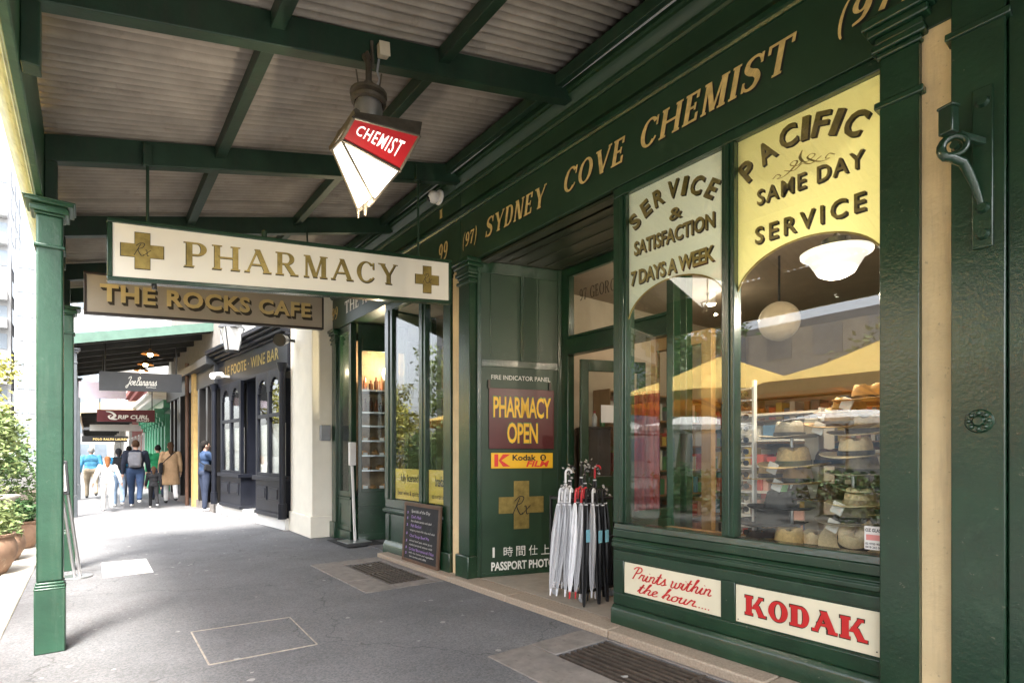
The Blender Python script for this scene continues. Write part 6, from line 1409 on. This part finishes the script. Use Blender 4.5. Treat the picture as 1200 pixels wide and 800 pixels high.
def hat(label, u, v, x, mm, band=None, sc_=1., tilt=(0, 0), rz=1.57, cardc=False, h=.115):
    p = onX(u, v, x); t = thing('hat', label, 'hat', p, 'hats stacked in the window')
    M = Matrix.Rotation(rz, 3, 'Z'); T = Matrix.Rotation(tilt[0], 3, 'X') @ Matrix.Rotation(tilt[1], 3, 'Y')
    vs_, fs = hat_mesh(h=h); m = MB(); m.add([p + T @ M @ (Vector(q) * sc_) for q in vs_], fs); o = m.build('hat_body', mm, t, angle=60); s = o.modifiers.new('t', 'SOLIDIFY'); s.thickness = .004
    if band:
        n = 32; vs2 = []
        for r, z in ((.0945, .006), (.0935, .036)): vs2 += [p + T @ M @ (Vector((r * math.cos(6.2832 * k / n), r * 1.2 * math.sin(6.2832 * k / n), z)) * sc_) for k in range(n)]
        m = MB(); m.add(vs2, [(k, (k + 1) % n, n + (k + 1) % n, n + k) for k in range(n)]); m.build('hat_band', band, t)
    if cardc:
        q = p + Vector((-.16, .06, -.01)); m = MB(); m.obox(q, (.006, .03, .012), (.004, -.002, 0), (0, .012, -.032)); m.build('price_tag', MATS['white sticker'], t)
    return t
BND = mat('black ribbon', (.015, .015, .016), .5); BNB = mat('brown ribbon', (.1, .05, .03), .5)
hat('cream panama hat with black band, upper middle of the right hand stack', 1003, 534, 3.62, CRM, BND, 1.0, (0, -.06), cardc=False)
hat('large tan hat on top of the right hand stack', 985, 500, 3.66, TANH, BNB, 1.05, (.05, -.05), cardc=True)
hat('grey woven hat under the tan hat on the right hand stack', 1010, 556, 3.64, GRH, BND, 1.0)
hat('brown felt hat half hidden behind the cream panama', 972, 545, 3.84, BRH, BND, 1.0)
hat('small cream hat with tan band below the panama', 1008, 592, 3.60, CRM, mat('tan ribbon', (.45, .34, .22), .6), .92, (0, .02), cardc=True)
hat('brown felt hat beside the white display column', 975, 585, 3.80, BRH, BNB, .95)
hat('grey wide brimmed hat under the small cream hat', 1002, 612, 3.62, GRH, BND, 1.12, cardc=True)
hat('cream hat with black band tipped towards the glass at the bottom right', 1005, 634, 3.56, CRM, BND, 1.05, (.10, -.55), cardc=False)
hat('tan hat low behind the tipped cream hat', 982, 640, 3.74, TANH, BND, 1.0)
hat('natural straw hat with wide brim left of the white column', 930, 546, 3.66, STRAW, mat('olive ribbon', (.12, .12, .05), .6), 1.12, (0, -.05), cardc=True)
hat('grey hat on top of the left hand stack', 925, 513, 3.72, GRH, BND, 1.0)
hat('upper black felt hat of the dark pair', 915, 596, 3.62, BLH, BND, 1.05, (0, .03))
hat('lower black felt hat of the dark pair', 905, 613, 3.66, BLH, BND, 1.12)
hat('straw cowboy crown sitting low at the foot of the window', 925, 639, 3.56, STRAW, None, .95, (0, 0), h=.13)
hat('black wide brimmed hat low beside the sunglasses rack', 893, 640, 3.70, BLH, BND, 1.15)
hat('tan hat at the bottom of the left hand stack', 900, 632, 3.86, TANH, BND, 1.0)
for lb_, u_, v_, x_, m_, bd__, sc2 in (('tan hat crowning the tallest stack at the right of the window', 1018, 472, 3.70, TANH, BND, 1.0), ('natural straw hat just under the crowning tan hat', 995, 487, 3.74, STRAW, BNB, 1.02), ('cream hat between the tan hats at the upper right', 1012, 508, 3.72, CRM, BND, 1.02), ('brown felt hat at mid height on the right edge of the window', 1024, 574, 3.72, BRH, BND, 1.0),
        ('cream hat peeping out behind the small cream hat', 1022, 602, 3.78, CRM, BND, .98), ('natural straw hat in the second row left of the column', 905, 560, 3.86, STRAW, BND, 1.0), ('tan hat under the wide straw hat left of the column', 935, 566, 3.72, TANH, BND, 1.0), ('brown hat between the straw hat and the black pair', 940, 584, 3.82, BRH, BNB, 1.0), ('cream hat lying low right of the straw cowboy crown', 958, 642, 3.66, CRM, BND, 1.0)):
    hat(lb_, u_, v_, x_, m_, bd__, sc2, (0, rnd.uniform(-.08, .08)), cardc=rnd.random() < .3)
for (u, v, x) in ((928, 520, 3.74), (1000, 520, 3.70)):
    p = onX(u, v, x); t = thing('hat_stand', 'slim steel stand carrying the %s stack of hats' % ('left hand' if u < 950 else 'right hand'), 'stand', (p.x, p.y, .78)); MB().cyl((p.x, p.y, .795), (p.x, p.y, p.z + .05), .012, n=8).build('pole', STEEL, t); MB().cyl((p.x, p.y, .781), (p.x, p.y, .795), .12, n=20).build('base', STEEL, t)
# counter unit with bottles seen through the doorway
p = Vector((5.05, 4.62, 0)); d = thing('display_stand', 'dark stained display stand inside the pharmacy doorway', 'stand', p); q0, q1 = ray(678, 533), ray(712, 533)
c0_, c1_ = CO + q0 * 6.75, CO + q1 * 6.75; m = MB(); m.obox(Vector(((c0_.x + c1_.x) / 2, (c0_.y + c1_.y) / 2, .86)), (c1_ - c0_) / 2, Vector((.1, .14, 0)), (0, 0, .84)); m.build('cabinet', DWOOD, d, bevel=.006)
m = MB(); m.obox(Vector(((c0_.x + c1_.x) / 2, (c0_.y + c1_.y) / 2, 1.712)), (c1_ - c0_) / 2 * 1.08, Vector((.11, .15, 0)), (0, 0, .012)); m.build('top', DWOOD, d, bevel=.004)
for i, (f, hh, mm) in enumerate(((.25, .11, CARD), (.55, .2, WHV), (.82, .15, mat('green bottle', (.05, .22, .08), .2)))):
    c = c0_.lerp(c1_, f); c.z = 1.725; t = thing('bottle', ('short blue bottle on the dark display stand', 'tall white bottle on the dark display stand', 'green bottle on the dark display stand')[i], 'bottle', c)
    MB().lathe([(0, 0), (.032, 0), (.034, hh * .6), (.014, hh * .78), (.013, hh * .85), (0, hh * .86)], c, 14).build('bottle', mm, t); MB().cyl(c + Vector((0, 0, hh * .861)), c + Vector((0, 0, hh)), .016, n=12).build('cap', MATS['cyan swing tag'] if i == 0 else REDV, t)

# ================================================================== ACROSS THE STREET (seen in the shop windows)
YCAN = mat('yellow canvas', (.88, .68, .20), .75, var=.06, scale=3); WCAN = mat('white canvas', (.80, .80, .78), .75, var=.04, scale=3)
for cm_, tc2 in ((YCAN, (.85, .50, .10)), (WCAN, (.7, .7, .68))):
    nt = cm_.node_tree; b_ = nt.nodes['Principled BSDF']; tl = nod(nt, 'ShaderNodeBsdfTranslucent', Color=(*tc2, 1)); mx = nod(nt, 'ShaderNodeMixShader'); mx.inputs[0].default_value = .35
    nt.links.new(b_.outputs[0], mx.inputs[1]); nt.links.new(tl.outputs[0], mx.inputs[2]); nt.links.new(mx.outputs[0], nt.nodes['Material Output'].inputs[0])
def parasol(loc, r, eave, apex, cm, label, group):
    loc = Vector(loc); t = thing('market_parasol', label, 'parasol', loc, group); m = MB(); n = 8; tp = loc + Vector((0, 0, apex))
    ring = [loc + Vector((r * math.cos(6.2832 * (k + .5) / n), r * math.sin(6.2832 * (k + .5) / n), eave)) for k in range(n)]; mid = [tp.lerp(q, .5) - Vector((0, 0, .06)) for q in ring]; low = [q - Vector((0, 0, .16)) for q in ring]
    for k in range(n): j = (k + 1) % n; m.add([tp, mid[k], mid[j]], [(0, 1, 2)]); m.add([mid[k], ring[k], ring[j], mid[j]], [(0, 1, 2, 3)]); m.add([ring[k], low[k], low[j], ring[j]], [(0, 1, 2, 3)])
    o = m.build('canopy', cm, t, smooth=False); s = o.modifiers.new('t', 'SOLIDIFY'); s.thickness = .004
    m = MB()
    for k in range(n): m.bar(tp - Vector((0, 0, .1)), ring[k] - Vector((0, 0, .05)), .025, .03); m.bar(loc + Vector((0, 0, eave - .2)), tp.lerp(ring[k], .5) - Vector((0, 0, .13)), .02, .025)
    m.build('ribs', WOOD, t); MB().cyl(loc, tp + Vector((0, 0, .12)), .032, n=12).build('pole', WOOD, t); MB().cyl(loc, loc + Vector((0, 0, .12)), .35, .3, 20).build('base', DGREY, t, bevel=.01)
parasol((-3.35, 6.05, -.06), 2.35, 2.52, 3.42, YCAN, 'yellow market parasol mirrored in the left window pane', 'yellow parasols across the footpath')
parasol((-3.35, 3.15, -.06), 2.35, 2.50, 3.32, YCAN, 'yellow market parasol mirrored in the right window pane', 'yellow parasols across the footpath')
parasol((-4.6, 16.0, -.06), 2.3, 2.6, 3.4, YCAN, 'yellow market parasol mirrored in the cafe window', 'yellow parasols across the footpath')
for i, (x, y) in enumerate(((-9.5, 10.8), (-9.8, 6.2), (-10.2, 14.6))): parasol((x, y, -.17), 1.9, 2.5, 3.0, WCAN, ('white parasol mirrored under the yellow canopy in the left pane', 'white parasol mirrored between the hats in the right pane', 'white parasol farthest across the street')[i], 'white parasols across the street')
tree('leafy tree across the street mirrored in the left pane', (-12.5, 13.5, -.17), 7.5, 14, LF1, 5200, .12, 31, 'trees across the street'); tree('broad tree across the street mirrored in the right pane', (-14, 5.5, -.17), 6.5, 12, LF2, 4200, .12, 32, 'trees across the street'); tree('tall light tree across the street mirrored in the cafe window', (-7.5, 21.5, -.17), 7, 14, LF2, 5200, .11, 33, 'trees across the street')
for i, (x, y) in enumerate(((-6.4, 8.6), (-6.6, 4.6), (-6.8, 12.4), (-6.0, 1.0))): shrub(('rounded hedge shrub across the footpath, mirrored low in the left pane', 'rounded hedge shrub mirrored behind the hats', 'rounded hedge shrub farther along the street garden', 'rounded hedge shrub nearest the viewer across the footpath')[i], (x, y, -.17), [((0, 0, .6), (.9, 1.2, .6)), ((-.2, .8, .7), (.7, .8, .6))], (LF3, LF1)[i % 2], 2200, .07, 40 + i)
tower('office_building', 'pale office block across the street mirrored in the shop windows', -38, -24, -12, 6, 13, mat('pale office stone', (.55, .52, .48), .8, var=.06, scale=.5), 4, 7, False)
tower('office_building', 'long grey office block across the street mirrored in the left pane', -40, -25, 9, 30, 9, mat('grey office brick', (.42, .40, .37), .8, var=.1, scale=.5), 3, 8, False)
tower('office_building', 'tall pale office tower across the street mirrored in the cafe window', -44, -28, 36, 60, 30, PALE, 10, 8, False)
